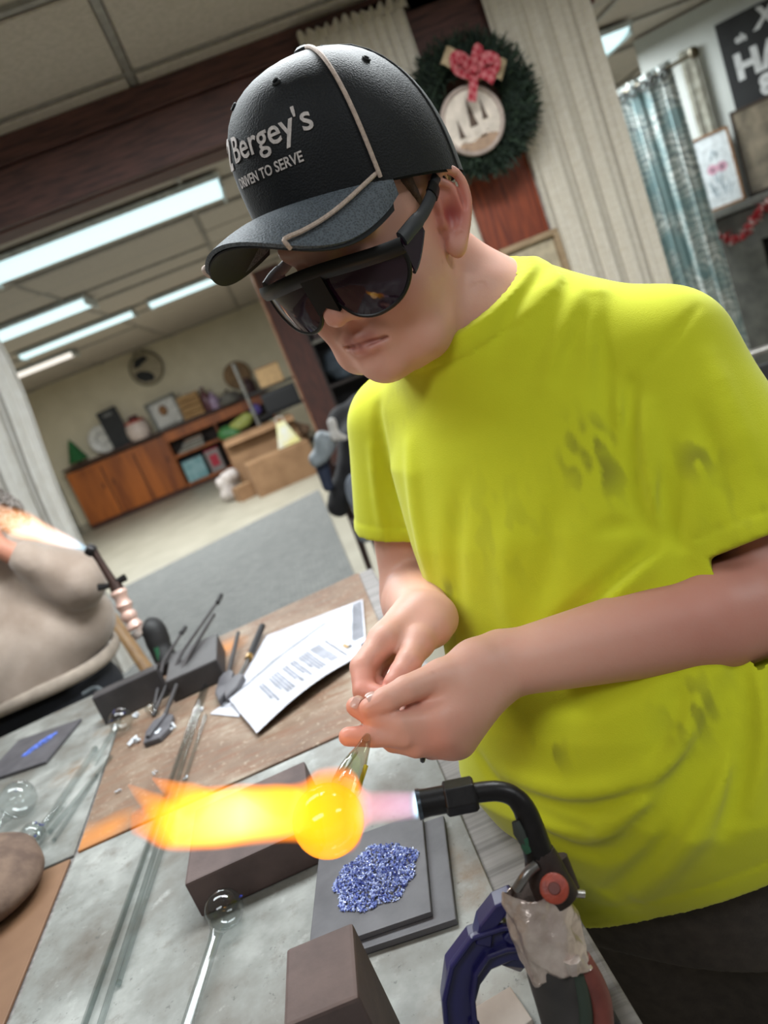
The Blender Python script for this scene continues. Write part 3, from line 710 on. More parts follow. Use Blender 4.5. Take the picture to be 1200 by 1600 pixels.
MB().lathe([(0, -.02), (.22, -.02), (.235, 0), (.22, .02), (0, .02)], 22, Matrix.Translation((0, 0, .38)) @ RX).build('slice', M('slice_wood', (142, 112, 76), .7, c2=(104, 78, 52), scale=9), t, smooth=True)
MB().box((0, .03, .1), (.06, .02, .3)).build('stand', m_cabd, t)
x = xat(390, 612)
t = thing('storage_jar', 'dark maroon jar at the right end of the sideboard', 'jar', (x+.02, 13.3, ZT))
MB().lathe([(.1, 0), (.12, .05), (.12, .2), (.08, .24), (0, .24)], 18).build('body', M('maroon_glaze', (60, 34, 38), .4), t, smooth=True)
MB().lathe([(.085, .24), (.085, .27), (.02, .28), (.02, .31), (0, .31)], 16).build('lid', M('maroon_lid', (80, 52, 52), .5), t, smooth=True)
# things on the open shelves
def box_item(name, label, cat, c, s, m, lid=None, rz=0):
    t = thing(name, label, cat, (c[0], c[1], c[2]), rz)
    MB().box((0, 0, s[2]/2), s).build('body', m, t, bevel=min(s)*.06)
    MB().box((0, 0, s[2]+.008), (s[0]*1.02, s[1]*1.02, .016)).build('lid', lid or m, t, bevel=.003)
    return t
zs = .115
box_item('storage_box', 'teal box on the lower open shelf of the sideboard', 'box', (XM+.26, 13.36, zs), (.36, .2, .36), M('teal_card', (104, 150, 156), .6, c2=(150, 186, 190), scale=8), M('teal_lid', (60, 90, 100), .6))
box_item('storage_box', 'red and grey box beside the teal box on the lower shelf', 'box', (XM+.62, 13.36, zs), (.24, .2, .38), M('grey_card', (150, 140, 138), .6), M('red_card', (190, 44, 66), .6))
MB().box((XM+.62, 13.255, zs+.2), (.14, .012, .2)).build('red_card_label', M('red_card', (190, 44, 66)), [o for o in COL.objects if o.name.startswith('storage_box')][1], world=True)
for k, c in enumerate(((170, 166, 158), (90, 86, 84), (150, 150, 150), (120, 70, 50))):
    b = thing('book', ['pale book at the bottom of the pile on the upper shelf', 'dark grey book second in the pile on the upper shelf', 'light grey book third in the pile on the upper shelf', 'brown book on top of the pile on the upper shelf'][k], 'book', (XM+.36+.02*k, 13.36, .624+k*.047), .1*k-.1, 'books piled on the upper shelf')
    MB().box((0, 0, .0225), (.44-.05*k, .2, .012)).build('pages', M('paper_pages', (206, 198, 180), .8), b); 
    MB().box((0, 0, .004), (.46-.05*k, .21, .008)).build('cover', M('cover_%d' % k, c, .6), b); MB().box((0, 0, .041), (.46-.05*k, .21, .008)).build('cover', M('cover_%d' % k, c), b)
    MB().box((-(.46-.05*k)/2+.005, 0, .0225), (.01, .21, .045)).build('spine', M('cover_%d' % k, c), b)
t = thing('plastic_bag', 'green and yellow plastic bag spilling from the right open shelf', 'bag', (XR-.62, 13.2, .55))
solid('green_side', [Ell((XR-.85, 13.2, .66), (.16, .1, .12)), Ell((XR-.72, 13.18, .62), (.1, .1, .1))], M('green_plastic', (82, 150, 84), .4), t, .02, .06, .004)
solid('yellow_side', [Ell((XR-.58, 13.17, .72), (.2, .1, .10)), Ell((XR-.44, 13.16, .78), (.12, .1, .08))], M('yellow_plastic', (196, 204, 110), .4), t, .02, .06, .004)
solid('violet_end', [Ell((XR-.26, 13.15, .84), (.10, .09, .10))], M('violet_plastic', (104, 88, 170), .4), t, .02, .06, .004)
box_item('orange_box', 'orange and white box on the bottom shelf at right', 'box', (XR-.62, 13.2, .13), (.4, .22, .17), M('orange_card', (214, 124, 60), .6), M('white_card', (206, 200, 192), .6), .2)
# round sign on the far wall
wq = ony(229, 576, YB-.03)
t = thing('wall_plaque', 'round black and beige plaque hanging on the far wall', 'plaque', wq)
MB().lathe([(0, 0), (.27, 0), (.27, .02), (0, .02)], 36, RX).build('disc', M('beige_disc', (176, 164, 138), .7), t, smooth=True)
MB().tube([(.27*math.cos(a), -.015, .27*math.sin(a)) for a in np.linspace(0, 6.283, 41)[:-1]], .018, 8, closed=True).build('rim', M('olive_rim', (130, 122, 100), .6), t, smooth=True)
for poly in ([(-.2, .08), (-.12, .2), (.04, .22), (.1, .14), (-.02, .1), (-.1, .06)], [(-.22, -.02), (-.1, .0), (.02, -.06), (.08, -.14), (.04, -.22), (-.1, -.2), (-.2, -.12)]):
    b = MB().prism(poly, .02, .028); b.v = [(x, -z, y) for x, y, z in b.v]; b.build('black_shape', M('black_board', (38, 40, 41)), t)
MB().tube([(-.1, -.005, .25), (0, -.005, .42), (.1, -.005, .25)], .008, 6).build('cord', m_cabd, t)
# plant stand left of the cabinet
t = thing('wire_stand', 'thin grey metal stand left of the sideboard', 'stand', (-4.05, 13.35, 0))
for sx in (-.08, .08):
    for sy in (-.08, .08): MB().tube([(sx, sy, 0), (sx, sy, 1.2)], .012, 8).build('leg', M('grey_wire', (120, 120, 112), .5, .4), t)
for z in (.4, .8, 1.2): MB().box((0, 0, z), (.2, .2, .02)).build('shelf', M('grey_wire', (120, 120, 112)), t)

# boxes and clutter at the right end, nearer than the sideboard
m_crd = M('cardboard', (146, 112, 80), .8, c2=(128, 96, 66), scale=5)
def carton(label, c, s, rz, group=None, open_=False, m=None):
    t = thing('cardboard_box', label, 'box', c, rz, group); m = m or m_crd; x, y, z = s
    MB().box((0, 0, .006), (x, y, .012)).build('bottom', m, t)
    for cc, ss in (((0, -y/2, z/2), (x, .012, z)), ((0, y/2, z/2), (x, .012, z)), ((-x/2, 0, z/2), (.012, y, z)), ((x/2, 0, z/2), (.012, y, z))): MB().box(cc, ss).build('side', m, t)
    if open_:
        MB().box((0, -y/2-.06, z-.02), (x, .14, .01), Matrix.Rotation(.4, 3, 'X')).build('flap', m, t); MB().box((0, y/2+.06, z-.02), (x, .14, .01), Matrix.Rotation(-.4, 3, 'X')).build('flap', m, t)
    else:
        MB().box((0, -y/4, z), (x, y/2-.004, .01)).build('flap', m, t); MB().box((0, y/4, z), (x, y/2-.004, .01)).build('flap', m, t)
        MB().box((0, 0, z+.0065), (x*.99, .05, .002)).build('tape', M('tape', (170, 140, 100), .4), t)
    return t
carton('large closed cardboard box on the floor by the dark post', (-.30, 9.6, 0), (.80, .45, .42), .12, 'cardboard boxes on the floor')
carton('tall cardboard box standing behind the large closed one', (-.42, 10.35, 0), (.95, .5, .72), .05, 'cardboard boxes on the floor', True)
carton('small brown box on the floor left of the large cardboard box', (-.86, 9.75, 0), (.22, .22, .18), .4, 'cardboard boxes on the floor')
t = thing('plastic_bag', 'crumpled white plastic bag on the floor beside the small brown box', 'bag', (-.80, 10.0, 0))
solid('bag', [Ell((-1.03, 10.05, .26), (.15, .13, .12)), Ell((-.96, 10.0, .33), (.10, .1, .08)), Ell((-1.06, 10.05, .12), (.12, .12, .12))], M('white_plastic', (190, 180, 174), .5), t, .02, .06, .006)
q = ony(455, 700, 9.55)
t = thing('paper_bag', 'yellow and white gift bag sitting on the large cardboard box', 'bag', (q[0], 9.62, .435))
MB().box((0, 0, .15), (.3, .14, .30), taper=.35).build('bag', M('yellow_bag', (206, 198, 120), .6, c2=(200, 200, 190), scale=7), t, bevel=.01)
MB().tube(spline([(-.05, 0, .29), (-.04, 0, .36), (.04, 0, .36), (.05, 0, .29)], 5), .006, 6).build('handle', M('white_card', (206, 200, 192)), t, smooth=True)
t = thing('storage_rack', 'black metal rack with loaded shelves beside the dark post', 'rack', (-.08, 11.0, 0))
m_blk = M('black_metal', (30, 29, 30), .5, .3)
for sx in (-.32, .42):
    for sy in (-.2, .2): MB().tube([(sx, sy, 0), (sx, sy, 1.62)], .018, 8).build('post', M('silver_post', (176, 176, 172), .35, .7) if sx < 0 else m_blk, t)
for z in (.25, .80, 1.15): MB().box((.05, 0, z), (.76, .42, .03)).build('shelf', m_blk, t)
def lump(name, label, cat, c, r, m, wob=.006):
    t = thing(name, label, cat, (c[0], c[1], c[2]-r[2]))
    return solid('body', [Ell(c, r), Ell((c[0]+r[0]*.5, c[1]-r[1]*.3, c[2]-r[2]*.2), (r[0]*.6, r[1]*.7, r[2]*.75))], m, t, .02, .04, wob)
box_item('tan_box', 'tan box on the top shelf of the black rack', 'box', (.0, 10.95, 1.166), (.34, .25, .26), M('tan_card', (196, 160, 112), .7), m_crd)
box_item('black_case', 'black case on the middle shelf of the rack', 'case', (.02, 10.95, .816), (.5, .3, .26), M('black_plastic', (26, 26, 28), .5))
lump('cloth_bundle', 'brown and beige cloth bundle on the lower shelf of the rack', 'cloth', (-.05, 10.9, .44), (.26, .18, .17), M('beige_cloth', (164, 130, 104), .9, c2=(110, 90, 74), scale=9), .01)
lump('green_basket', 'grey-green basket hanging over the front of the rack', 'basket', (-.18, 10.72, .62), (.14, .1, .1), M('grey_green', (130, 146, 126), .8))

# dark bookcase seen beside the post
BX, BYc = 1.16, 8.28
t = thing('bookcase', 'tall dark open bookcase beside the wooden post', 'bookcase', (BX, BYc, 0))
m_dk = M('dark_shelf_wood', (40, 30, 28), .6, c2=(26, 20, 20), scale=8)
MB().box((0, .17, 1.05), (1.28, .02, 2.1)).build('back_panel', M('black_back', (20, 18, 20), .8), t)
for s in (-.64, .64): MB().box((s, 0, 1.05), (.03, .34, 2.1)).build('side_panel', m_dk, t, bevel=.003)
for z in (.10, .52, .98, 1.46, 2.08): MB().box((0, 0, z), (1.27, .34, .028)).build('shelf', M('grey_shelf_edge', (120, 116, 108), .6) if z == 1.46 else m_dk, t, bevel=.003)
for k, (x, h, c) in enumerate(((-.56, .42, (46, 30, 32)), (-.49, .38, (60, 36, 34)), (-.42, .42, (36, 30, 30)), (-.35, .30, (150, 34, 38)), (-.28, .40, (52, 44, 42)))):
    b = thing('book', ['dark brown album first from the post on the bookcase', 'reddish brown album second from the post on the bookcase', 'black album third from the post on the bookcase', 'bright red album on the bookcase shelf', 'grey-brown album beside the bright red one on the bookcase'][k], 'book', (BX+x, BYc-.04, 1.4755), 0, 'albums on the bookcase')
    MB().box((0, 0, h/2), (.05, .22, h-.01)).build('pages', M('paper_pages', (206, 198, 180)), b); MB().box((0, -.115, h/2), (.062, .008, h)).build('spine', M('bk%d' % k, c, .6), b)
    for s in (-1, 1): MB().box((s*.029, 0, h/2), (.005, .235, h)).build('cover', M('bk%d' % k, c), b)
box_item('tan_carton', 'tan box on the middle shelf of the dark bookcase', 'box', (BX-.12, BYc-.03, .996), (.24, .24, .22), M('tan_card', (196, 160, 112)), M('tan_lid', (214, 180, 130), .7))
box_item('brown_carton', 'brown box on the bookcase beside the tan box', 'box', (BX+.22, BYc-.03, .996), (.36, .24, .36), M('brown_card', (120, 84, 56), .7))
lump('folded_clothes', 'dark blue-grey folded clothes on the bookcase shelf by the post', 'clothes', (BX-.46, BYc-.05, 1.17), (.14, .12, .17), M('slate_cloth', (58, 68, 78), .9, c2=(40, 46, 54), scale=12), .006)
lump('blanket', 'dark folded blanket on the lower bookcase shelf', 'blanket', (BX-.30, BYc-.05, .68), (.26, .12, .14), M('charcoal_cloth', (50, 48, 54), .9), .006)
# dark chair heaped with coats
t = thing('dining_chair', 'dark wooden chair heaped with coats beside the carpet edge', 'chair', (.34, 4.05, 0), .15)
m_ch = M('dark_chair_wood', (58, 32, 28), .5, c2=(40, 22, 20), scale=8)
MB().box((0, 0, .45), (.44, .42, .035)).build('seat', m_ch, t, bevel=.01)
for sx in (-.2, .2):
    MB().tube([(sx, -.19, .45), (sx*1.08, -.22, 0)], [.022, .016], 8).build('leg', m_ch, t); MB().tube([(sx, .19, .95), (sx, .19, .45), (sx*1.08, .24, 0)], [.018, .022, .016], 8).build('leg', m_ch, t)
for z in (.6, .75, .92): MB().box((0, .19, z), (.38, .02, .07)).build('back_slat', m_ch, t, bevel=.005)
MB().box((0, -.2, .2), (.4, .02, .03)).build('stretcher', m_ch, t)
def P4(px, py, y=3.85): return ony(px, py, y)
t = thing('jacket', 'black jacket heaped over the dark chair', 'jacket', P4(540, 740))
solid('body', [Cap(P4(570, 640, 3.95), P4(560, 690), .09, .10), Cap(P4(560, 690), P4(530, 790), .085, .06), Cap(P4(540, 660, 3.95), P4(590, 650, 4.0), .09, .08), Cap(P4(560, 720), P4(610, 760, 3.95), .09, .07)], M('black_jacket', (26, 25, 29), .8, c2=(18, 17, 20), scale=30), t, .012, .04, .004)
solid('navy_lining', [Cap(P4(500, 720, 3.82), P4(512, 760, 3.82), .035, .03)], M('navy_cloth', (44, 52, 74), .8), t, .012, .03, .003)
t = thing('sweatpants', 'blue-grey sweatpants hanging off the front of the chair', 'clothes', P4(570, 800))
solid('body', [Cap(P4(556, 756, 3.72), P4(570, 800, 3.70), .055, .05), Cap(P4(570, 800, 3.70), P4(572, 838, 3.72), .05, .035), Cap(P4(600, 740, 3.8), P4(560, 756, 3.74), .06, .05)], M('blue_grey_knit', (122, 128, 138), .9, c2=(104, 110, 120), scale=30), t, .012, .03, .003)
t = thing('plastic_bag', 'pale grey plastic bag hanging beside the dark post', 'bag', P4(505, 700))
solid('bag', [Cap(P4(506, 690, 3.75), P4(500, 716, 3.75), .05, .045), Cap(P4(520, 684, 3.75), P4(512, 700, 3.75), .03, .03)], M('pale_plastic', (140, 148, 154), .5), t, .010, .03, .004)
t = thing('white_scarf', 'small white cloth lying over the black jacket', 'cloth', P4(525, 675))
solid('cloth', [Cap(P4(518, 660, 3.72), P4(524, 682, 3.72), .018, .02), Cap(P4(524, 682, 3.72), P4(538, 684, 3.72), .022, .018)], M('white_cloth', (200, 196, 192), .8), t, .008, .02, .003)
t = thing('grey_hat', 'light grey knitted hat on the heaped coats', 'hat', P4(575, 718))
solid('crown', [Ell(P4(568, 716, 3.70), (.055, .05, .045)), Cap(P4(562, 726, 3.68), P4(580, 724, 3.68), .03, .03)], M('grey_knit', (160, 158, 158), .9), t, .010, .03, .002)
# ------------------------------------------------------------------ workbench
ZT_ = 0.875
XE = 0.052
t = thing('workbench', 'long workbench with grey wood-grain top in front of the man', 'table', (-.58, .98, 0))
mw = NT('grey_woodgrain'); v = mw.coord((1.2, 60, 30), rot=(0, 0, .0))
f = mw.noise(v, 2.2, 6, .6); mw.l(mw.ramp(f, [(.30, col4((88, 83, 81))), (.5, col4((120, 115, 113))), (.72, col4((138, 133, 131)))]), mw.b.inputs['Base Color']); mw.b.inputs['Roughness'].default_value = .55; mw.bump(f, .25, .001)
YA, YBk = .06, 1.775
top = MB().box((0, 0, 0), (.01, .01, .01)).build('tabletop', mw.m, t)
me = MB().prism([(-1.21, YA), (.072, YA), (.046, YBk), (-1.21, 1.645)], ZT_-.036, ZT_)
bpy.data.objects.remove(top); top = me.build('tabletop', mw.m, t, world=True, bevel=.004)
m_leg = M('dark_table_leg', (50, 46, 44), .5, .3)
for x in (-1.12, -.02):
    for y in (.14, 1.58): MB().tube([(x, y, ZT_-.03), (x, y, .0125)], .022, 10).build('leg', m_leg, t, world=True)
MB().box((-.57, 1.60, ZT_-.07), (1.1, .03, .07)).build('apron', m_leg, t, world=True); MB().box((-.02, .9, ZT_-.07), (.03, 1.5, .07)).build('apron', m_leg, t, world=True)

def stainmat(name, base, spots, light, rough=.5, metal=0.0, seed=0):
    t = NT(name); v = t.coord((1, 1, 1)); n1 = t.noise(v, 6, 6, .62); n2 = t.noise(v, 34, 6, .65); n3 = t.noise(v, 140, 3, .6)
    c = t.ramp(n1, [(.33, col4(spots)), (.5, col4(base)), (.68, col4(light))])
    c = t.mix(t.ramp(n2, [(.56, (0, 0, 0)), (.74, (.75, .75, .75))]), c, col4(spots)); c = t.mix(t.ramp(n2, [(.26, (.7, .7, .7)), (.40, (0, 0, 0))]), c, col4(light))
    c = t.mix(t.ramp(n3, [(.66, (0, 0, 0)), (.72, (.6, .6, .6))]), c, col4(tuple(.55*x for x in base)))
    tc = t.n('ShaderNodeTexCoord')
    for sx, sy, r in ((.243, .075, .045), (.225, .125, .03), (.20, -.06, .05)):      # rust stains near the right edge
        vm = t.n('ShaderNodeVectorMath', operation='DISTANCE'); t.l(tc.outputs['Object'], vm.inputs[0]); vm.inputs[1].default_value = (sx, sy, 0)
        c = t.mix(t.math('MULTIPLY', t.ramp(vm.outputs['Value'], [(r*.15, (.8, .8, .8)), (r, (0, 0, 0))]), t.ramp(n2, [(.40, (.2, .2, .2)), (.60, (1, 1, 1))])), c, col4((112, 84, 56)))
    t.l(c, t.b.inputs['Base Color']); t.b.inputs['Roughness'].default_value = rough; t.b.inputs['Metallic'].default_value = metal; t.bump(n2, .15, .0008); return t
ms = stainmat('stained_grey_sheet', (120, 121, 117), (88, 81, 73), (160, 161, 157), .45).m
mb_ = NT('rusty_brown_board'); v = mb_.coord(); n1 = mb_.noise(v, 5, 6, .62); n2 = mb_.noise(mb_.coord((5, 22, 8), rot=(0, 0, .25)), 3, 6, .6); n3 = mb_.noise(v, 110, 4, .65)
c = mb_.ramp(n1, [(.34, col4((94, 73, 58))), (.5, col4((114, 94, 78))), (.64, col4((140, 126, 110)))])
c = mb_.mix(mb_.ramp(n2, [(.48, (0, 0, 0)), (.66, (.8, .8, .8))]), c, col4((108, 74, 54))); c = mb_.mix(mb_.ramp(n3, [(.58, (0, 0, 0)), (.68, (.5, .5, .5))]), c, col4((168, 155, 137)))
tc = mb_.n('ShaderNodeTexCoord'); 
def spot(nt, src, x, y, r0, r1):
    vm = nt.n('ShaderNodeVectorMath', operation='DISTANCE'); nt.l(src, vm.inputs[0]); vm.inputs[1].default_value = (x, y, 0); return nt.ramp(vm.outputs['Value'], [(r0, (1, 1, 1)), (r1, (0, 0, 0))])
for sx, sy, r in ((-.46+.25, 1.045-1.4, .06), (-.26+.25, 1.62-1.4, .07), (-.40+.25, 1.05-1.4, .05)):
    c = mb_.mix(mb_.math('MULTIPLY', spot(mb_, tc.outputs['Object'], sx, sy, r*.1, r), .75), c, col4((196, 120, 40)))
mb_.l(c, mb_.b.inputs['Base Color']); mb_.b.inputs['Roughness'].default_value = .65; mb_.bump(n3, .3, .001)
def sheet(name, label, poly, z0, z1, m, group):
    cx = sum(p[0] for p in poly)/len(poly); cy = sum(p[1] for p in poly)/len(poly)
    o = MB().prism([(x-cx, y-cy) for x, y in poly], 0, z1-z0).build(name, m, bevel=.0008, seg=1); o.location = (cx, cy, z0)
    return tag(o, label, 'sheet', group)
Z = ZT_+.001
sheet('metal_sheet', 'stained grey metal sheet under the flame and the blue frit plate', [(-.515, .10), (.004, .10), (.006, 1.030), (-.512, 1.026)], Z, .880, ms, 'sheets covering the workbench')
sheet('metal_sheet', 'grey sheet at the far left under the small blue frit plate', [(-1.16, 1.028), (-.517, 1.030), (-.535, 1.50), (-.585, 1.705), (-1.16, 1.640)], Z, .880, ms, 'sheets covering the workbench')
bb = sheet('brown_board', 'rusty brown board under the letter and the black blocks', [(-.511, 1.033), (.006, 1.036), (.012, 1.762), (-.568, 1.702), (-.532, 1.50)], Z, .8805, mb_.m, 'sheets covering the workbench')
sheet('brown_board', 'plain brown board at the lower left under the stone', [(-1.16, .12), (-.522, .12), (-.519, 1.022), (-1.16, 1.020)], Z, .8803, M('plain_brown_board', (124, 93, 68), .6, c2=(102, 73, 52), scale=5, bscale=90), 'sheets covering the workbench')
TOPZ = .8812

# graphite and brick blocks
m_gr = M('graphite', (84, 82, 86), .55, c2=(70, 68, 72), scale=30, bump=.12, bscale=220)
m_grd = M('dark_graphite', (58, 54, 55), .55, c2=(46, 43, 44), scale=24, bump=.12, bscale=220)
m_brk = M('brown_block', (84, 69, 66), .7, c2=(68, 54, 52), scale=22, bump=.2, bscale=240)
def block(name, label, x0, x1, y0, y1, h, m, rz=0, z=TOPZ):
    t = MB().box((0, 0, h/2), (x1-x0, y1-y0, h)).build(name, m, bevel=.003); t.location = ((x0+x1)/2, (y0+y1)/2, z); t.rotation_euler = (0, 0, rz)
    return tag(t, label, 'block')
block('graphite_block', 'wide brown graphite block lying behind the large flame', -.300, -.150, .768, .915, .046, m_brk, .01)
block('graphite_block', 'tall brown block standing upright at the bottom edge', -.164, -.108, .458, .530, .104, m_brk, -.06)
block('graphite_block', 'long dark block standing on edge nearest the left person', -.565, -.432, 1.478, 1.512, .062, m_grd, .09)
block('graphite_block', 'wide black slab in the middle of the brown board, rods lying on it', -.418, -.312, 1.436, 1.60, .046, m_grd, .06)
# frit plates
def plate(label, c, s, rz, h, z):
    t = MB().box((0, 0, h/2), (*s, h)).build('graphite_plate', m_gr, bevel=.0012); t.location = (*c, z); t.rotation_euler = (0, 0, rz); return tag(t, label, 'plate')
plate('dark plate lying underneath the blue frit plate', (-.086, .682), (.126, .150), -.16, .007, TOPZ)
plate('dark graphite plate carrying the big heap of blue frit', (-.104, .694), (.122, .148), -.15, .006, TOPZ+.0075)
plate('dark graphite plate with a little blue frit at the far left', (-.722, 1.497), (.150, .155), -.22, .006, TOPZ)
mf = NT('blue_glass_frit'); oi = mf.n('ShaderNodeNewGeometry'); mf.l(mf.ramp(oi.outputs['Random Per Island'], [(0, col4((52, 58, 120))), (.22, col4((92, 106, 180))), (.5, col4((140, 156, 218))), (1, col4((196, 206, 236)))]), mf.b.inputs['Base Color'])
mf.b.inputs['Roughness'].default_value = .12; mf.b.inputs['Transmission Weight'].default_value = .15
def chips(name, label, c, n, spread, hmax, size, elong=(1, 1), m=mf.m, rz=0, cat='frit'):
    b = MB(); r = np.random.default_rng(n)
    for k in range(n):
        a = r.uniform(0, 6.283); q = math.sqrt(r.random())*(1+.05*math.sin(5*a+1)+.05*math.sin(9*a)); x, y = q*spread*elong[0]*math.cos(a), q*spread*elong[1]*math.sin(a)
        s = size*r.uniform(.5, 1.3); z = max(0, hmax*(1-q*q))*r.random()+s*.45
        R = np.linalg.qr(r.normal(size=(3, 3)))[0]; pts = [(1, 0, 0), (-1, 0, 0), (0, 1, 0), (0, -1, 0), (0, 0, 1), (0, 0, -1)]
        sc_ = np.array([s*r.uniform(.5, 1.2), s*.7, s*.5]); vs = [(np.array(p)*sc_)@R+np.array([x, y, z]) for p in pts]
        b.add(vs, [(0, 2, 4), (2, 1, 4), (1, 3, 4), (3, 0, 4), (2, 0, 5), (1, 2, 5), (3, 1, 5), (0, 3, 5)])
    o = b.build(name, m); o.location = c; o.rotation_euler = (0, 0, rz); return tag(o, label, cat, kind='stuff')
chips('glass_frit', 'heap of crushed blue glass on the graphite plate under the flame', (-.098, .690, TOPZ+.0138), 3000, .045, .008, .0019)
chips('glass_frit', 'small streak of bright blue frit on the far left plate', (-.705, 1.505, TOPZ+.0062), 500, .02, .004, .0017, (2.0, .5), M('bright_blue_frit', (86, 122, 226), .3, c2=(120, 150, 240), scale=300), .75)

# papers
m_pap = M('white_paper', (188, 188, 196), .8, bump=0); m_ink = M('grey_print_ink', (136, 138, 148), .8, bump=0); m_ink2 = M('dark_print_ink', (84, 86, 94), .8, bump=0)
def paper(name, label, quad, z, lift, cat='paper'):
    q = [np.array(p) for p in quad]
    def fn(u, v):
        p = (q[0]*(1-u)+q[1]*u)*(1-v)+(q[3]*(1-u)+q[2]*u)*v; return np.array([p[0], p[1], z+lift(u, v)])
    o = MB().slab(fn, 26, 26, .0006).build(name, m_pap, smooth=True); tag(o, label, cat, 'letters lying on the brown board')
    def strip(u0, u1, v0, v1, nm, m):
        b = MB(); b.slab(lambda a, c: fn(u0+(u1-u0)*a, v0+(v1-v0)*c)+np.array([0, 0, .0011]), 3, 12, .0001); return b.build(nm, m, o)
    return o, strip
# lower sheet (the bigger one behind), then the printed letter on top
pl, st2 = paper('paper', 'white sheet with black striped edge lying under the printed letter', [(-.300, 1.300), (-.027, 1.315), (-.003, 1.548), (-.222, 1.585)], TOPZ+.001, lambda u, v: .001+.002*u)
for k in range(7): st2(.90+.013*k, .908+.013*k, .12, .96, 'black_stripe', M('black_ink', (64, 66, 74), .8, bump=0))
pl2, st1 = paper('letter', 'printed white letter lying on top of the other papers', [(-.292, 1.318), (-.080, 1.452), (-.026, 1.262), (-.236, 1.136)], TOPZ+.005, lambda u, v: .003+.012*math.sin(math.pi*min(1, max(0, u)))*(.3+.7*v))
# text rows run across the sheet (v from one long side to the other); columns along u from the head at right
def para(ua, ub, v0, v1, n):
    w = (ub-ua)/n
    for k in range(n): st1(ua+w*k, ua+w*k+w*.62, v0, v1-(.25 if k == 0 else 0)*(v1-v0), 'text_line', m_ink)
for ua, ub, n in ((.22, .27, 2), (.31, .41, 4), (.44, .49, 2), (.515, .565, 2), (.59, .69, 4), (.71, .80, 4)): para(ua, ub, .22, .80, n)
st1(.845, .856, .25, .85, 'heading_line', m_ink2)
st1(.90, .93, .58, .70, 'letterhead_mark', M('gold_ink', (160, 130, 80), .6)); st1(.905, .95, .66, .72, 'letterhead_mark', m_ink2)
MB().tube([(-.306, 1.308, TOPZ+.004), (-.2, 1.40, TOPZ+.012), (-.09, 1.462, TOPZ+.018)], .0012, 6).build('folded_edge', M('grey_edge', (120, 124, 130), .7), pl2)
pl3 = MB().prism([(-.330, 1.305), (-.272, 1.240), (-.262, 1.30), (-.292, 1.335)], TOPZ+.0006, TOPZ+.0016).build('paper', m_pap); tag(pl3, 'small white corner of paper sticking out left of the letter', 'paper', 'letters lying on the brown board')

# tools: graphite paddles, rods, knives
def diamond(L, W, T):
    return [(-L*.5, 0), (-L*.35, W*.5), (L*.42, W*.5), (L*.5, W*.25), (L*.5, -W*.25), (L*.42, -W*.5), (-L*.35, -W*.5)], T
t = thing('graphite_paddle', 'grey graphite paddle with a long rod handle, blade nearest the flame', 'tool', (-.43, 1.32, TOPZ))
poly = [(-.449, 1.283), (-.418, 1.277), (-.403, 1.30), (-.402, 1.352), (-.415, 1.372), (-.442, 1.368), (-.452, 1.33)]
MB().prism(poly, TOPZ, TOPZ+.010).build('blade', m_gr, t, world=True, bevel=.002)
MB().tube([(-.440, 1.292, TOPZ+.013), (-.416, 1.370, TOPZ+.0125)], .004, 8).build('ferrule', m_gr, t, world=True)
MB().tube([(-.418, 1.362, TOPZ+.012), (-.375, 1.50, TOPZ+.049), (-.325, 1.70, TOPZ+.060)], .0042, 8).build('rod', m_grd, t, world=True, smooth=True)
t = thing('steel_rod', 'dark thin rod crossing the paddle handle over the black slab', 'tool', (-.44, 1.40, TOPZ))
MB().tube([(-.452, 1.405, TOPZ+.004), (-.385, 1.54, TOPZ+.056), (-.32, 1.765, TOPZ+.066)], .0036, 8).build('shaft', m_grd, t, world=True, smooth=True)
MB().tube([(-.318, 1.76, TOPZ+.066), (-.309, 1.80, TOPZ+.070)], .0055, 8).build('grip', M('black_grip', (32, 30, 32), .6), t, world=True, smooth=True)
t = thing('steel_rod', 'short dark rod lying along the left side of the black slab', 'tool', (-.46, 1.47, TOPZ))
MB().tube([(-.455, 1.44, TOPZ+.005), (-.43, 1.55, TOPZ+.05), (-.40, 1.68, TOPZ+.057)], .0035, 8).build('shaft', m_grd, t, world=True, smooth=True)
MB().tube([(-.402, 1.67, TOPZ+.057), (-.395, 1.70, TOPZ+.058)], .0055, 8).build('grip', M('black_grip', (32, 30, 32)), t, world=True, smooth=True)
for k, (a, b_, c, lb) in enumerate((((-.309, 1.312), (-.298, 1.440), (-.283, 1.640), 'grey leaf-shaped graphite tool with thin dark handle beside the black slab'), ((-.296, 1.312), (-.274, 1.400), (-.225, 1.610), 'grey leaf-shaped graphite tool with brass collar nearest the letter'))):
    t = thing('graphite_tool', lb, 'tool', (*a, TOPZ))
    a, b_, c = (np.array([*q, 0]) for q in (a, b_, c)); d = (b_-a)/np.linalg.norm(b_-a); n_ = np.array([-d[1], d[0], 0]); L = np.linalg.norm(b_-a)
    pts = [a, a+d*L*.35+n_*.014, a+d*L*.85+n_*.015, b_+n_*.008, b_-n_*.008, a+d*L*.85-n_*.015, a+d*L*.35-n_*.014]
    MB().prism([q[:2] for q in pts], TOPZ, TOPZ+.016).build('blade', m_gr, t, world=True, bevel=.004)
    up = np.array([0, 0, TOPZ+.010])
    if k: MB().tube([b_-d*.01+up, b_+(c-b_)*.35+up], .004, 8).build('shank', M('steel_shank', (130, 126, 122), .35, .8), t, world=True); MB().tube([b_+(c-b_)*.33+up, b_+(c-b_)*.40+up], .0075, 10).build('collar', M('brass', (180, 140, 70), .35, .8), t, world=True); MB().tube([b_+(c-b_)*.40+up, c+up+np.array([0, 0, .008])], .007, 10).build('handle', M('black_grip', (32, 30, 32)), t, world=True)
    else: MB().tube([b_-d*.01+up, c+up+np.array([0, 0, .006])], .0045, 8).build('handle', m_grd, t, world=True)
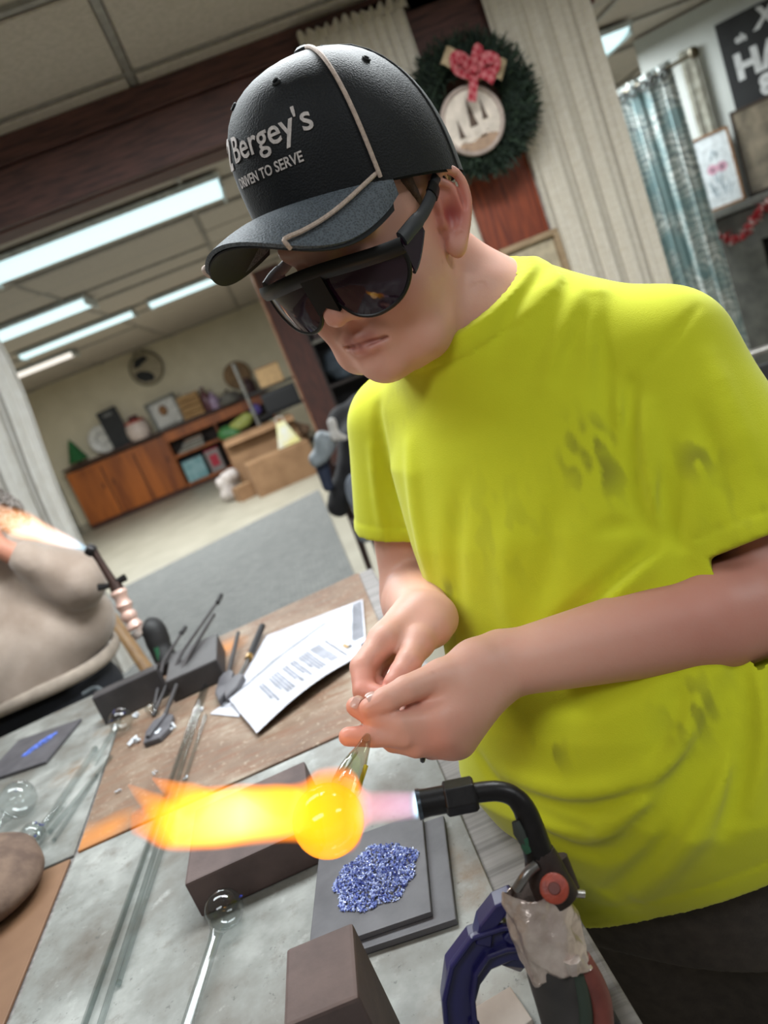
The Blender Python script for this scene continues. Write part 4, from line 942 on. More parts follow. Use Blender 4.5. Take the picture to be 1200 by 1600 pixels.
# stone
t = thing('stone', 'rounded brown stone lying on the brown board at the lower left', 'stone', (-.63, 1.0, TOPZ))
solid('body', [Ell((-.635, 1.00, TOPZ+.028), (.085, .105, .034)), Ell((-.59, .975, TOPZ+.022), (.055, .065, .024)), Ell((-.66, 1.03, TOPZ+.036), (.06, .06, .032))], M('brown_stone', (104, 84, 70), .85, c2=(76, 58, 48), scale=30, bump=.6), t, .006, .02, .0015)
t['label'] = t['label']

# clear glass: rods, bubbles, shards
mg = glassm('clear_glass'); mgb = glassm('bluish_glass', (196, 206, 236))
def grod(label, a, b_, r, z=0.0, bulb=None):
    t = thing('glass_rod', label, 'glass', (*a, TOPZ), group='glass rods on the bench')
    MB().tube([(*a, TOPZ+r+z), (*[(a[i]+b_[i])/2 for i in (0, 1)], TOPZ+r+z), (*b_, TOPZ+r+z)], r, 12).build('rod', mg, t, world=True, smooth=True)
    for q in (a, b_): MB().tube([(q[0]-.0005, q[1]-.002, TOPZ+r+z), (q[0]+.0005, q[1]+.002, TOPZ+r+z)], r*1.06, 12).build('fire_polished_end', mg, t, world=True, smooth=True)
    return t
grod('long clear glass rod, left one of the long bundle crossing the bench', (-.352, 1.47), (-.420, .60), .0035)
grod('long clear glass rod, middle one of the long bundle crossing the bench', (-.344, 1.46), (-.402, .56), .0035)
grod('long clear glass rod, right one of the long bundle crossing the bench', (-.338, 1.30), (-.385, .72), .0030)
grod('long clear glass rod stacked on the bundle crossing the bench', (-.346, 1.43), (-.410, .64), .0028, .007)
grod('clear glass rod on the far grey sheet, longest beside the blue-specked bulb', (-.556, 1.36), (-.598, 1.10), .0055)
grod('clear glass rod on the far grey sheet leaning toward the brown board', (-.515, 1.30), (-.575, 1.12), .0035)
grod('thin clear glass rod on the far grey sheet by the board edge', (-.530, 1.25), (-.560, 1.09), .003)
def bubble(label, c, r, stem_to, rs=.006, specks=0, thick=.0012):
    t = thing('glass_bubble', label, 'glass', (c[0], c[1], TOPZ))
    c = np.array([c[0], c[1], TOPZ+r]); prof = [(r*math.sin(a), -r*math.cos(a)) for a in np.linspace(0.0, math.pi, 18)]
    MB().lathe([(max(q, 1e-7), z) for q, z in prof], 28, c=c).build('bulb', mg, t, world=True, smooth=True)
    b = np.array([*stem_to, TOPZ+rs]); d = b-c; d /= np.linalg.norm(d)
    MB().tube([c+d*r*.93, c+d*r*1.35, c+d*r*1.9, b], [rs*1.9, rs*1.15, rs, rs], 14, caps=False).build('stem', mg, t, world=True, smooth=True)
    for k in range(specks):
        q = rng.normal(size=3); q /= np.linalg.norm(q); q[2] = abs(q[2])*.6; q /= np.linalg.norm(q)
        MB().lathe([(0, -.002), (.0022, 0), (0, .002)], 8, c=c+q*r*.985).build('blue_speck', M('cobalt_glass', (40, 48, 120), .15, bump=0), t, world=True, smooth=True)
    return t
bubble('clear glass bubble with a stem on the grey sheet in front of the wide block', (-.262, .735), .0205, (-.302, .600), .006, 1)
bubble('clear glass bubble with stem at the far left edge, above the stone', (-.648, 1.225), .030, (-.70, 1.16), .007, 1)
bubble('blue-specked glass bulb beside the stone at the far left', (-.588, 1.098), .019, (-.570, 1.19), .0055, 7)
bubble('glass bulb with dark blue streaks in front of the long dark block', (-.508, 1.405), .022, (-.545, 1.30), .005, 6)
bubble('small glass bead beside the wide black slab', (-.455, 1.425), .012, (-.440, 1.405), .003)
def shard(label, c, s, n, seed):
    r = np.random.default_rng(seed); b = MB()
    for k in range(n):
        R = np.linalg.qr(r.normal(size=(3, 3)))[0]; q = np.array([r.normal()*s*.5, r.normal()*s*.4, abs(r.normal())*s*.2+s*.15])
        vs = [(np.array(p)*np.array([s*.5, s*.3, s*.12]))@R+q for p in ((-1, -1, -1), (1, -.6, -1), (.7, 1, -1), (-.8, .8, -1), (-1, -1, 1), (1, -.6, 1), (.7, 1, 1), (-.8, .8, 1))]
        b.add(vs, [(0, 3, 2, 1), (4, 5, 6, 7), (0, 1, 5, 4), (1, 2, 6, 5), (2, 3, 7, 6), (3, 0, 4, 7)])
    o = b.build('glass_shard', M('broken_glass', (214, 218, 222), .12, c2=(190, 196, 204), scale=90, bump=0)); o.location = (c[0], c[1], TOPZ+.001); return tag(o, label, 'glass')
for k, (px, py, s, n, lb) in enumerate(((263, 1142, .014, 5, 'white glass splinters beside the paddle blade'), (212, 1158, .012, 4, 'pale glass splinters left of the paddle tip'), (318, 1108, .009, 3, 'small glass chip between the paddle and the letter'), (338, 1077, .008, 1, 'tiny glass chip by the corner of the black slab'), (215, 1118, .011, 3, 'clear glass chip in front of the long dark block'), (243, 1205, .006, 2, 'tiny glass chip on the brown board above the flame'), (185, 1235, .006, 2, 'tiny glass chip on the brown board at the left of the flame'), (290, 1215, .005, 2, 'tiny glass chip above the flame tip'))):
    c = onz(px, py, TOPZ+.003); shard(lb, c, s, n, 40+k)
MB_ = None

# ------------------------------------------------------------------ person at the left with the second torch
m_flc = NT('beige_fleece'); v = m_flc.coord(); m_flc.l(m_flc.ramp(m_flc.noise(v, 10, 3), [(.35, col4((142, 125, 112))), (.65, col4((164, 148, 136)))]), m_flc.b.inputs['Base Color']); m_flc.b.inputs['Roughness'].default_value = .95; m_flc.b.inputs['Sheen Weight'].default_value = .3; m_flc.bump(m_flc.noise(v, 220), .4, .002)
m_skin2 = M('warm_skin', (196, 140, 116), .55, c2=(184, 124, 102), scale=40)
pt = thing('person', 'person in a beige fleece top with grey curly hair leaning over the far torch', 'person', (-.92, 2.12, 0))
F = Field()
hd = P(-26, 838, 2.08)
F.u(Ell(hd, (.085, .10, .115)), .02); F.u(Ell(hd+[.03, -.06, -.05], (.05, .05, .06)), .03); F.u(Ell(hd+[.045, -.105, -.02], (.014, .018, .02)), .01)
F.u(Cap(hd+[-.05, .05, -.08], (-1.0, 2.18, 1.16), .055, .06), .03)
F.u(Ell((-.98, 2.17, 1.0), (.15, .10, .22)), .05)
eb = P(112, 905, 2.0); hn = P(8, 845, 1.93)
F.u(Cap((-.86, 2.16, 1.18), eb, .045, .04), .03); F.u(Cap(eb, hn+[-.02, .0, -.01], .036, .026), .02)
F.u(Ell(hn+[-.03, 0, .02], (.032, .02, .04)), .015)
for k in range(4): F.u(Cap(hn+[-.02+.0*k, -.012+.0, .05-.021*k], hn+[-.068, -.03-.004*k, .06-.021*k], .0095, .008), .004); F.u(Cap(hn+[-.068, -.03-.004*k, .06-.021*k], hn+[-.085, -.005, .052-.02*k], .008, .007), .004)
F.u(Cap(hn+[-.01, -.01, .05], hn+[-.03, -.04, .085], .011, .009), .006)
F.u(Cap((-1.12, 2.2, 1.17), (-1.22, 2.05, 1.0), .045, .04), .03); F.u(Cap((-1.22, 2.05, 1.0), (-1.1, 1.85, 1.03), .036, .028), .02); F.u(Ell((-1.08, 1.81, 1.04), (.03, .04, .02)), .02)
v_, f_ = nets(F, (-1.36, 1.70, .72), (-.60, 2.4, 1.5), .007)
np_mesh('body', smooth_v(v_, f_, 1), f_, m_skin2, pt)
F = Field()
F.u(Ell((-.945, 2.14, 1.02), (.24, .16, .26)), .05); F.u(Ell((-.90, 2.12, .96), (.255, .17, .14)), .05); F.u(Cap((-.92, 2.13, .80), (-.95, 2.13, .94), .195), .05)
F.u(Cap((-.83, 2.15, 1.20), eb+[.01, .0, -.01], .085, .072), .03); F.u(Cap(eb+[.008, 0, -.008], P(58, 882, 1.965), .068, .048), .03); F.u(Cap(P(62, 884, 1.965), P(42, 872, 1.955), .046, .046), .008)
F.u(Cap((-1.12, 2.2, 1.17), (-1.22, 2.05, 1.0), .08, .07), .03); F.u(Cap((-1.22, 2.05, 1.0), (-1.13, 1.89, 1.03), .06, .05), .03)
for a, b_, w, am in (((40, 1000), (10, 1080), .014, .012), ((95, 960), (75, 1090), .016, .014), ((150, 1000), (110, 1110), .016, .012), ((60, 905), (110, 950), .014, .014), ((20, 905), (60, 960), .012, .010), ((100, 860), (90, 915), .010, .010), ((70, 860), (62, 905), .006, .008)):
    F.g(Groove([P(*a, 1.93), P((a[0]+b_[0])/2+4, (a[1]+b_[1])/2, 1.92), P(*b_, 1.93)], w*2, am))
cutp = lambda p: np.maximum(.838+.06*(p[:, 0]+.95)-p[:, 2], -9)
v_, f_ = nets(F, (-1.36, 1.75, .70), (-.56, 2.45, 1.40), .010, post=lambda d, p: smax(d, .852-p[:, 2], .012))
np_mesh('fleece_top', smooth_v(v_, f_, 2), f_, m_flc.m, pt)
hem = [(-.93+.245*math.cos(a), 2.13+.19*math.sin(a), .860+.006*math.sin(3*a)) for a in np.linspace(0, 6.283, 41)[:-1]]
MB().tube(hem, .016, 8, closed=True, flat=(.5, 1.2)).build('hem_band', M('pale_fleece_band', (170, 156, 143), .9), pt, world=True, smooth=True)
F = Field(); F.u(Ell((-.93, 2.13, .76), (.215, .165, .12)), .04)
for s in (-.1, .1): F.u(Cap((-.93+s, 2.13, .78), (-.93+s*1.2, 2.14, .05), .10, .065), .03)
v_, f_ = nets(F, (-1.3, 1.8, .02), (-.6, 2.5, 1.0), .014)
np_mesh('trousers', v_, f_, M('black_trousers', (24, 26, 34), .85, c2=(18, 20, 26)), pt)
for s in (-.1, .1): solid('shoe', [Cap((-.93+s*1.2, 2.16, .05), (-.93+s*1.3, 1.98, .045), .045, .04)], M('dark_shoe', (40, 38, 38), .5), pt, .012)
hb = MB(); r = np.random.default_rng(3)
for k in range(260):
    q = r.normal(size=3); q /= np.linalg.norm(q); q[2] = abs(q[2])*1.0-.15; q[1] = q[1]*.9+.15; q /= np.linalg.norm(q)
    o = hd+q*np.array([.098, .105, .118]); a0 = r.uniform(0, 6.28); w = np.linalg.qr(np.c_[q, r.normal(size=(3, 2))])[0]
    hb.tube([o+q*(.004+.004*j)+.013*(math.cos(a0+j*1.1)*w[:, 1]+math.sin(a0+j*1.1)*w[:, 2]) for j in range(7)], [.004]*6+[.002], 5)
o = hb.build('curly_hair', M('grey_hair', (150, 142, 136), .7, c2=(116, 106, 100), scale=40), pt, world=True, smooth=True); o['kind'] = 'stuff'
solid('scalp_hair', [Ell(hd+[-.005, .015, .03], (.092, .100, .105))], M('grey_hair', (150, 142, 136)), pt, .01, .01, .003)
t = thing('wooden_pole', 'tan wooden pole leaning behind the person in beige', 'pole', (0, 0, 0))
mt_ = M('tan_pole_wood', (166, 132, 92), .5, c2=(140, 106, 70), scale=12, stretch=(4, 4, .6))
qa, qb = P(126, 892, 2.50), P(238, 1058, 2.44); qd = (qb-qa)/np.linalg.norm(qb-qa); qc = qa+qd*(qa[2]-.012)/(-qd[2]); t.location = (qc[0], qc[1], 0)
MB().tube([qa, qb, qc], [.018, .022, .022], 12, flat=(1, .6)).build('shaft', mt_, t, world=True, smooth=True)
MB().tube([qa-qd*.004, qa+qd*.03], .0225, 12, flat=(1, .6)).build('end_cap', M('brown_cap', (120, 84, 52), .5), t, world=True, smooth=True)
MB().tube([qc-qd*.03, qc+qd*.004], .024, 12, flat=(1, .7)).build('foot', M('black_rubber', (22, 21, 22), .6), t, world=True, smooth=True)

# ------------------------------------------------------------------ flames
def flame_mat(name, L, zone):
    t = NT(name); t.t.nodes.remove(t.b); tc = t.n('ShaderNodeTexCoord'); sp = t.n('ShaderNodeSeparateXYZ'); t.l(tc.outputs['Object'], sp.inputs[0])
    x = t.math('MULTIPLY', sp.outputs[0], 1/L); t.x = x
    # flame radius along its length
    fc = t.n('ShaderNodeFloatCurve'); cv = fc.mapping.curves[0]; R = zone['r']; Rm = max(r for _, r in R)*1.0
    while len(cv.points) < len(R): cv.points.new(.5, .5)
    for p, (a, b) in zip(cv.points, R): p.location = (a, b/Rm)
    fc.mapping.update(); t.l(x, fc.inputs['Value'])
    nz = t.n('ShaderNodeTexNoise'); nz.inputs['Scale'].default_value = zone['ns']; nz.inputs['Detail'].default_value = 2; mp = t.n('ShaderNodeMapping'); mp.inputs['Scale'].default_value = (.45, 1, 1); t.l(tc.outputs['Object'], mp.inputs[0]); t.l(mp.outputs[0], nz.inputs['Vector'])
    sub = t.n('ShaderNodeVectorMath', operation='SUBTRACT'); t.l(nz.outputs['Color'], sub.inputs[0]); sub.inputs[1].default_value = (.5, .5, .5)
    sc = t.n('ShaderNodeVectorMath', operation='SCALE'); t.l(sub.outputs[0], sc.inputs[0]); t.l(t.math('MULTIPLY', t.math('POWER', x, zone.get('np', 1.3)), zone['na']), sc.inputs['Scale'])
    ad = t.n('ShaderNodeVectorMath', operation='ADD'); t.l(tc.outputs['Object'], ad.inputs[0]); t.l(sc.outputs[0], ad.inputs[1])
    s2 = t.n('ShaderNodeSeparateXYZ'); t.l(ad.outputs[0], s2.inputs[0])
    rr = t.math('SQRT', t.math('ADD', t.math('POWER', s2.outputs[1], 2), t.math('POWER', s2.outputs[2], 2)))
    q = t.math('DIVIDE', rr, t.math('MULTIPLY', fc.outputs[0], Rm)); t.q = q
    dens = t.ramp(q, [(0.0, (1, 1, 1)), (.70, (.9, .9, .9)), (.88, (.36, .36, .36)), (.95, (.12, .12, .12)), (1.0, (0, 0, 0))])
    ax = t.ramp(x, zone['axial'])
    heart = t.ramp(x, zone['core'])
    c = t.mix(t.ramp(q, [(zone['q0'], (1, 1, 1)), (zone['q1'], (0, 0, 0))]), ax, heart)
    st = t.math('MULTIPLY', t.math('MULTIPLY', dens, t.ramp(x, zone['gain'])), zone['e'])
    em = t.n('ShaderNodeEmission'); t.l(c, em.inputs[0]); t.l(st, em.inputs[1]); ab = t.n('ShaderNodeVolumeAbsorption'); ab.inputs[0].default_value = (.10, .08, .06, 1); t.l(t.math('MULTIPLY', t.math('MULTIPLY', dens, t.ramp(x, [(0, (0, 0, 0)), (.17, (.1, .1, .1)), (.26, (1, 1, 1)), (.8, (1, 1, 1)), (1, (.5, .5, .5))])), zone.get('soot', 0.0)), ab.inputs['Density'])
    ads = t.n('ShaderNodeAddShader'); t.l(em.outputs[0], ads.inputs[0]); t.l(ab.outputs[0], ads.inputs[1]); t.l(ads.outputs[0], t.out.inputs['Volume'])
    return t.m
def flame(label, a, b, zone, name='flame'):
    a = np.array(a); b = np.array(b); L = np.linalg.norm(b-a); d = (b-a)/L
    y = np.cross([0, 0, 1], d); y /= np.linalg.norm(y); z = np.cross(d, y)
    prof = [(1.04*np.interp(x, [p[0] for p in zone['r']], [p[1] for p in zone['r']])+zone['na']*.42*x**1.3+.0005, x*L) for x in np.linspace(0.002, 1, 40)]
    b_ = MB(); b_.lathe(prof, 20); b_.v = [(q[2], q[0], q[1]) for q in b_.v]
    o = b_.build(name, flame_mat(name, L, zone)); o.matrix_world = Matrix(((d[0], y[0], z[0], a[0]), (d[1], y[1], z[1], a[1]), (d[2], y[2], z[2], a[2]), (0, 0, 0, 1)))
    return tag(o, label, 'flame')
G = lambda v: (v, v, v)
tz = dict(r=[(0, .006), (.15, .016), (.4, .026), (.7, .036), (1, .022)], ns=26, na=.026, q0=.1, q1=.9, e=44,
          axial=[(0, (.25, .6, 1)), (.07, (.55, .75, 1)), (.18, (1, .62, .55)), (.5, (1, .42, .14)), (1, (1, .30, .06))],
          core=[(0, (.35, .8, 1)), (.10, (.8, .85, 1)), (.3, (1, .82, .85)), (.6, (1, .80, .55)), (1, (1, .45, .12))],
          gain=[(0, G(1)), (.15, G(.9)), (.6, G(.55)), (1, G(.05))])
n2 = P(134, 857, 1.78)
flame('pink and orange flame of the far torch in front of the beige sleeve', n2, P(-30, 796, 1.74), tz)
t = thing('torch', 'far torch with pink wrapped handle standing at the back edge of the bench', 'torch', onz(262, 1040, TOPZ))
m_blkp = M('black_pipe', (30, 27, 28), .4, .5)
MB().tube([n2-(P(-30, 796, 1.74)-n2)*.008, n2-(P(-30, 796, 1.74)-n2)*.06, n2-(P(-30, 796, 1.74)-n2)*.09], [.013, .015, .012], 14).build('nozzle', m_blkp, t, world=True, smooth=True)
tp = [P(143, 857, 1.785), P(155, 875, 1.785), P(178, 912, 1.785)]
MB().tube(tp, [.010, .008, .010], 12).build('neck', M('brown_pipe', (62, 42, 36), .45, .4), t, world=True, smooth=True)
MB().tube([P(154, 918, 1.785), P(172, 915, 1.785), P(196, 902, 1.785)], [.009, .006, .009], 8).build('valve_bar', m_blkp, t, world=True, smooth=True)
MB().tube([P(178, 910, 1.785), P(184, 922, 1.785)], [.014, .016], 12).build('valve_body', M('brown_pipe', (62, 42, 36)), t, world=True, smooth=True)
hp = [P(184, 922, 1.785), P(192, 940, 1.785), P(198, 955, 1.785), P(206, 970, 1.785), P(213, 982, 1.785)]
MB().tube(spline(hp, 3), [.017+.003*math.sin(k*1.9) for k in range(13)], 12).build('wrapped_handle', M('pink_foil_wrap', (206, 176, 164), .4, .25, c2=(190, 150, 136), scale=44, bump=.6), t, world=True, smooth=True)
MB().tube([P(214, 984, 1.785), P(222, 992, 1.785)], [.020, .018], 12).build('foil_end', M('crumpled_foil', (206, 196, 190), .35, .5, c2=(160, 140, 132), scale=44, bump=.8), t, world=True, smooth=True)
MB().tube(spline([P(226, 978, 1.79), P(240, 985, 1.79), P(250, 1010, 1.79), P(262, 1035, 1.78)], 4), [.02, .024, .026, .028]+[.028]*4+[.026]*5, 12).build('hose_bundle', M('black_rubber', (22, 21, 22), .6), t, world=True, smooth=True)
MB().tube([P(244, 1012, 1.765), P(250, 1032, 1.765)], .006, 8).build('green_hose', M('green_hose', (30, 84, 56), .5), t, world=True, smooth=True)
MB().box(onz(262, 1040, TOPZ+.012), (.05, .04, .024)).build('base', m_blkp, t, world=True, bevel=.004)
# coil of grey wire at the back edge
t = MB().tube(spline([P(130, 1085, 1.86), P(150, 1075, 1.86), P(160, 1085, 1.84), P(140, 1098, 1.84), P(165, 1092, 1.83)], 6), .006, 8).build('hose', M('grey_hose', (84, 90, 94), .5), smooth=True); tag(t, 'short grey hose loop at the back edge left of the long dark block', 'hose')
# ------------------------------------------------------------------ near torch, its flame, clamp
TD = .52
m_pipe = M('black_torch_pipe', (38, 36, 37), .38, .55, c2=(28, 26, 27), scale=60, bump=.15)
m_pipeb = M('sooty_brown_pipe', (60, 44, 39), .55, .4, c2=(38, 29, 27), scale=50, bump=.4)
t = thing('torch', 'near torch with foil-wrapped handle and red knob at the bench edge', 'torch', (.03, .45, TOPZ))
N0 = P(654, 1257, TD)
ax = P(745, 1239, TD)-N0; ax /= np.linalg.norm(ax)
MB().tube([N0, P(668, 1254, TD), P(700, 1248, TD)], [.0098, .0092, .0092], 18).build('nozzle', m_pipe, t, world=True, smooth=True)
MB().tube([N0-ax*.0008, N0+ax*.002], [.0102, .0102], 18).build('nozzle_ring', M('blued_steel', (90, 100, 112), .3, .9), t, world=True, smooth=True)
MB().tube([P(694, 1249, TD), P(697, 1248.5, TD), P(740, 1240, TD), P(744, 1239, TD)], [.010, .0118, .0118, .010], 6).build('collar_nut', m_pipe, t, world=True, bevel=.0006)
el = spline([P(742, 1239, TD), P(775, 1236, TD), P(800, 1243, TD), P(818, 1262, TD), P(829, 1290, TD), P(837, 1318, TD), P(845, 1345, TD)], 5)
MB().tube(el, [.0068]*12+[.0072+.0002*k for k in range(len(el)-12)], 16).build('elbow_tube', m_pipe, t, world=True, smooth=True)
MB().tube([P(806, 1283, TD-.004), P(812, 1300, TD-.005), P(822, 1322, TD-.006)], [.003, .0045, .003], 8).build('tape_patch', M('dark_tape', (44, 48, 44), .7), t, world=True, smooth=True)
MB().tube([P(818, 1308, TD-.006), P(821, 1322, TD-.006), P(826, 1330, TD-.006)], .0032, 8).build('green_mark', M('green_paint', (34, 78, 56), .6), t, world=True, smooth=True)
MB().tube([P(842, 1328, TD), P(847, 1345, TD), P(858, 1375, TD), P(870, 1400, TD+.002)], [.0100, .0124, .0140, .0150], 16).build('valve_body', m_pipeb, t, world=True, smooth=True)
MB().tube([P(870, 1340, TD+.01), P(890, 1392, TD+.008)], .0075, 10).build('side_port', m_pipeb, t, world=True, smooth=True)
kc = P(866, 1388, TD-.022); kn = -ray(866, 1388); kn /= np.linalg.norm(kn)
kd = thing('x', None, None); bpy.data.objects.remove(kd)
kb = MB().tube([kc-kn*.014, kc-kn*.002, kc, kc+kn*.001], [.0085, .0095, .0092, .0080], 22).build('red_knob', M('red_knob_plastic', (150, 58, 38), .5, c2=(120, 42, 30), scale=120, bump=.5), t, world=True, smooth=True)
MB().tube([kc, kc+kn*.003], [.0042, .0036], 14).build('knob_boss', M('dark_red_boss', (96, 36, 26), .5), kb, world=True, smooth=True)
MB().tube([P(885, 1394, TD+.0), P(904, 1396, TD)], .0020, 10).build('pin', M('bright_steel', (190, 186, 180), .25, .9), t, world=True, smooth=True)
MB().tube([P(902, 1396, TD), P(913, 1397, TD)], .0028, 10).build('pin_tip', M('bright_steel', (190, 186, 180)), t, world=True, smooth=True)
MB().tube(spline([P(838, 1352, TD-.012), P(826, 1362, TD-.014), P(817, 1374, TD-.014), P(808, 1388, TD-.010)], 5), [.0035]*16, 10).build('hook', M('dull_steel', (130, 126, 124), .35, .8), t, world=True, smooth=True)
# crumpled foil sleeve
fa = [P(832, 1386, TD), P(838, 1410, TD), P(850, 1450, TD), P(868, 1490, TD), P(880, 1512, TD)]
fw = [.020, .0215, .0235, .022, .019]
fs_ = spline(fa, 6); wv = np.interp(np.linspace(0, 4, len(fs_)), range(5), fw); r_ = np.random.default_rng(5)
def foil(u, v):
    k = v*(len(fs_)-1); i = min(int(k), len(fs_)-2); c = fs_[i]+(fs_[i+1]-fs_[i])*(k-i); w = np.interp(k, range(len(fs_)), wv)
    a = u*6.2832; tt = fs_[i+1]-fs_[i]; tt /= np.linalg.norm(tt); x = np.cross(tt, -kn); x /= np.linalg.norm(x); y = np.cross(tt, x)
    n = .0016*math.sin(3*a+5*v)+.0012*math.sin(5*a-8*v+1)+.0006*math.sin(9*a+13*v)+.0008*math.sin(4*a+17*v)+.0003*math.sin(15*a-27*v)
    return c+(w+n)*(x*math.cos(a)+.72*y*math.sin(a))+tt*(.005*math.sin(2*a+.6)*(v > .93)-.004*math.sin(3*a)*(v < .05))
MB().grid(foil, 72, 44, closed_u=True).build('foil_wrap', M('foil_sleeve', (214, 198, 190), .28, .7, c2=(184, 166, 158), scale=60, bump=.8), t, world=True, smooth=True)
for o in COL.objects:
    if o.name.startswith('foil_wrap'):
        for e in o.data.edges: e.use_edge_sharp = False
MB().tube([P(860, 1470, TD+.006), P(868, 1520, TD+.008), P(882, 1570, TD+.01), P(893, 1612, TD+.012)], [.020, .0195, .019, .019], 18).build('handle', M('dark_grey_handle', (54, 50, 49), .6, c2=(40, 37, 37), scale=40), t, world=True, smooth=True)
MB().tube(spline([P(905, 1500, TD), P(925, 1535, TD), P(937, 1570, TD), P(940, 1615, TD)], 5), .0085, 14).build('red_hose', M('red_rubber_hose', (112, 54, 46), .5, c2=(90, 42, 36), scale=40), t, world=True, smooth=True)
MB().tube(spline([P(896, 1508, TD-.004), P(906, 1540, TD-.004), P(912, 1575, TD-.004), P(913, 1612, TD-.004)], 5), .0060, 12).build('green_hose', M('dark_green_hose', (46, 58, 48), .5), t, world=True, smooth=True)
MB().tube([P(893, 1498, TD-.016), P(896, 1520, TD-.015)], [.006, .004], 8).build('foil_drip', M('crumpled_foil', (206, 196, 190)), t, world=True, smooth=True)
MB().box((.028, .46, TOPZ+.006), (.045, .05, .012)).build('base', m_pipe, t, world=True, bevel=.002)

# blue screw clamp beside the torch
m_blu = M('navy_enamel', (34, 32, 84), .28, c2=(28, 26, 70), scale=20, bump=.05)
t = thing('clamp', 'dark blue painted C-clamp holding the torch at the bench edge', 'clamp', (-.02, .49, TOPZ))
CD = .555
fwd_ = CF*.011
def beam(px, w, name, dep=CD, rib=True):
    pts = [P(x, y, dep) for x, y in px]; b = MB(); n = len(px); vs = []
    L = []; R = []
    for i, (x, y) in enumerate(px):
        a = np.array(px[max(i-1, 0)], float); c = np.array(px[min(i+1, n-1)], float); d = (c-a)/np.linalg.norm(c-a); nn = np.array([-d[1], d[0]])
        ww = w if isinstance(w, (int, float)) else w[i]
        L.append(np.array([x, y])+nn*ww/2); R.append(np.array([x, y])-nn*ww/2)
    for e in (-1, 1):
        for q in L: vs.append(P(q[0], q[1], dep)+fwd_*e)
        for q in R: vs.append(P(q[0], q[1], dep)+fwd_*e)
    fs = []
    for i in range(n-1):
        fs += [(i, i+1, n+i+1, n+i), (2*n+i, 3*n+i, 3*n+i+1, 2*n+i+1), (i, 2*n+i, 2*n+i+1, i+1), (n+i, n+i+1, 3*n+i+1, 3*n+i)]
    fs += [(0, n, 3*n, 2*n), (n-1, 3*n-1, 4*n-1, 2*n-1)]
    b.add(vs, fs); return b.build(name, m_blu, t, world=True, bevel=.0022, seg=3)
beam([(842, 1462), (790, 1464), (748, 1480), (722, 1515), (714, 1560), (722, 1640)], [50, 52, 56, 56, 50, 50], 'frame')
for off in (1,):
    fwd0 = fwd_; fwd_ = CF*.004
    beam([(842, 1478), (792, 1481), (762, 1492), (743, 1520), (738, 1560), (746, 1640)], 9, 'inner_flange', CD-.0135)
    beam([(842, 1447), (786, 1448), (738, 1464), (706, 1508), (694, 1560), (700, 1640)], 8, 'outer_flange', CD-.0135)
    fwd_ = fwd0
beam([(752, 1466), (757, 1440), (778, 1412), (796, 1402), (806, 1420)], [26, 24, 22, 22, 18], 'yoke', CD-.004)
beam([(806, 1412), (806, 1440), (790, 1462)], [18, 18, 22], 'yoke_arm', CD-.004)
MB().tube([P(808, 1478, CD), P(806, 1500, CD), P(813, 1518, CD)], [.015, .012, .001], 4).build('jaw_tip', M('navy_jaw', (34, 34, 72), .4), t, world=True, bevel=.001)
for k in range(2): MB().tube([P(740+6*k, 1600+22*k, CD-.012), P(741+6*k, 1601+22*k, CD-.0145)], .004, 10).build('raised_mark', m_blu, t, world=True)
# small tile under the clamp jaw
q = [onz(*p, TOPZ) for p in ((716, 1598), (800, 1548), (835, 1600), (760, 1660))]
cx = sum(p[0] for p in q)/4; cy = sum(p[1] for p in q)/4
o = MB().prism([(p[0]-cx, p[1]-cy) for p in q], 0, .005).build('tile', M('pinkish_tile', (178, 164, 154), .6, c2=(160, 146, 136), scale=20), bevel=.001); o.location = (cx, cy, TOPZ); o.name = 'ceramic_tile'; tag(o, 'small pinkish tile lying inside the jaw of the blue clamp', 'tile')

# hot bubble on the glass tube, held in the flame
BC = P(513, 1282, TD); BR = .0243
t = thing('hot_bubble', 'glowing orange glass bubble on a clear tube in the large flame', 'glass', BC)
prof = [(max(1e-7, BR*math.sin(a)), -BR*math.cos(a)) for a in np.linspace(0, math.pi, 20)]
hb_ = NT('hot_glass'); hb_.t.nodes.remove(hb_.b)
em = hb_.n('ShaderNodeEmission'); em.inputs[1].default_value = 1.5
tr = hb_.n('ShaderNodeBsdfTransparent'); lw = hb_.n('ShaderNodeLayerWeight'); lw.inputs[0].default_value = .35
hb_.l(hb_.ramp(lw.outputs['Facing'], [(0, (1, .62, .01)), (.5, (1, .46, .01)), (.85, (1, .26, .015)), (1, (.9, .20, .03))]), em.inputs[0]); gl = hb_.n('ShaderNodeBsdfGlossy'); gl.inputs['Roughness'].default_value = .05
m1 = hb_.n('ShaderNodeMixShader'); hb_.l(hb_.ramp(lw.outputs['Facing'], [(0, (.42, .42, .42)), (.55, (.50, .50, .50)), (1, (.85, .85, .85))]), m1.inputs[0]); hb_.l(tr.outputs[0], m1.inputs[1]); hb_.l(em.outputs[0], m1.inputs[2])
m2 = hb_.n('ShaderNodeMixShader'); m2.inputs[0].default_value = .06; hb_.l(m1.outputs[0], m2.inputs[1]); hb_.l(gl.outputs[0], m2.inputs[2]); hb_.l(m2.outputs[0], hb_.out.inputs[0])
MB().lathe(prof, 32, c=BC).build('bulb', hb_.m, t, world=True, smooth=True)
tA, tB, tC, tD = P(540, 1232, TD+.012), P(552, 1200, TD+.03), P(566, 1172, TD+.055), P(574, 1150, TD+.072)
tube_m = glassm('tube_glass', (214, 216, 200), .03)
MB().tube(spline([tA, tB, tC, tD], 5), [.0105, .0108, .0106, .0102, .0098, .0092, .0085, .0078, .0070, .0062, .0056, .0050, .0044, .0038, .0032, .0026], 18, caps=False).build('clear_tube', tube_m, t, world=True, smooth=True)
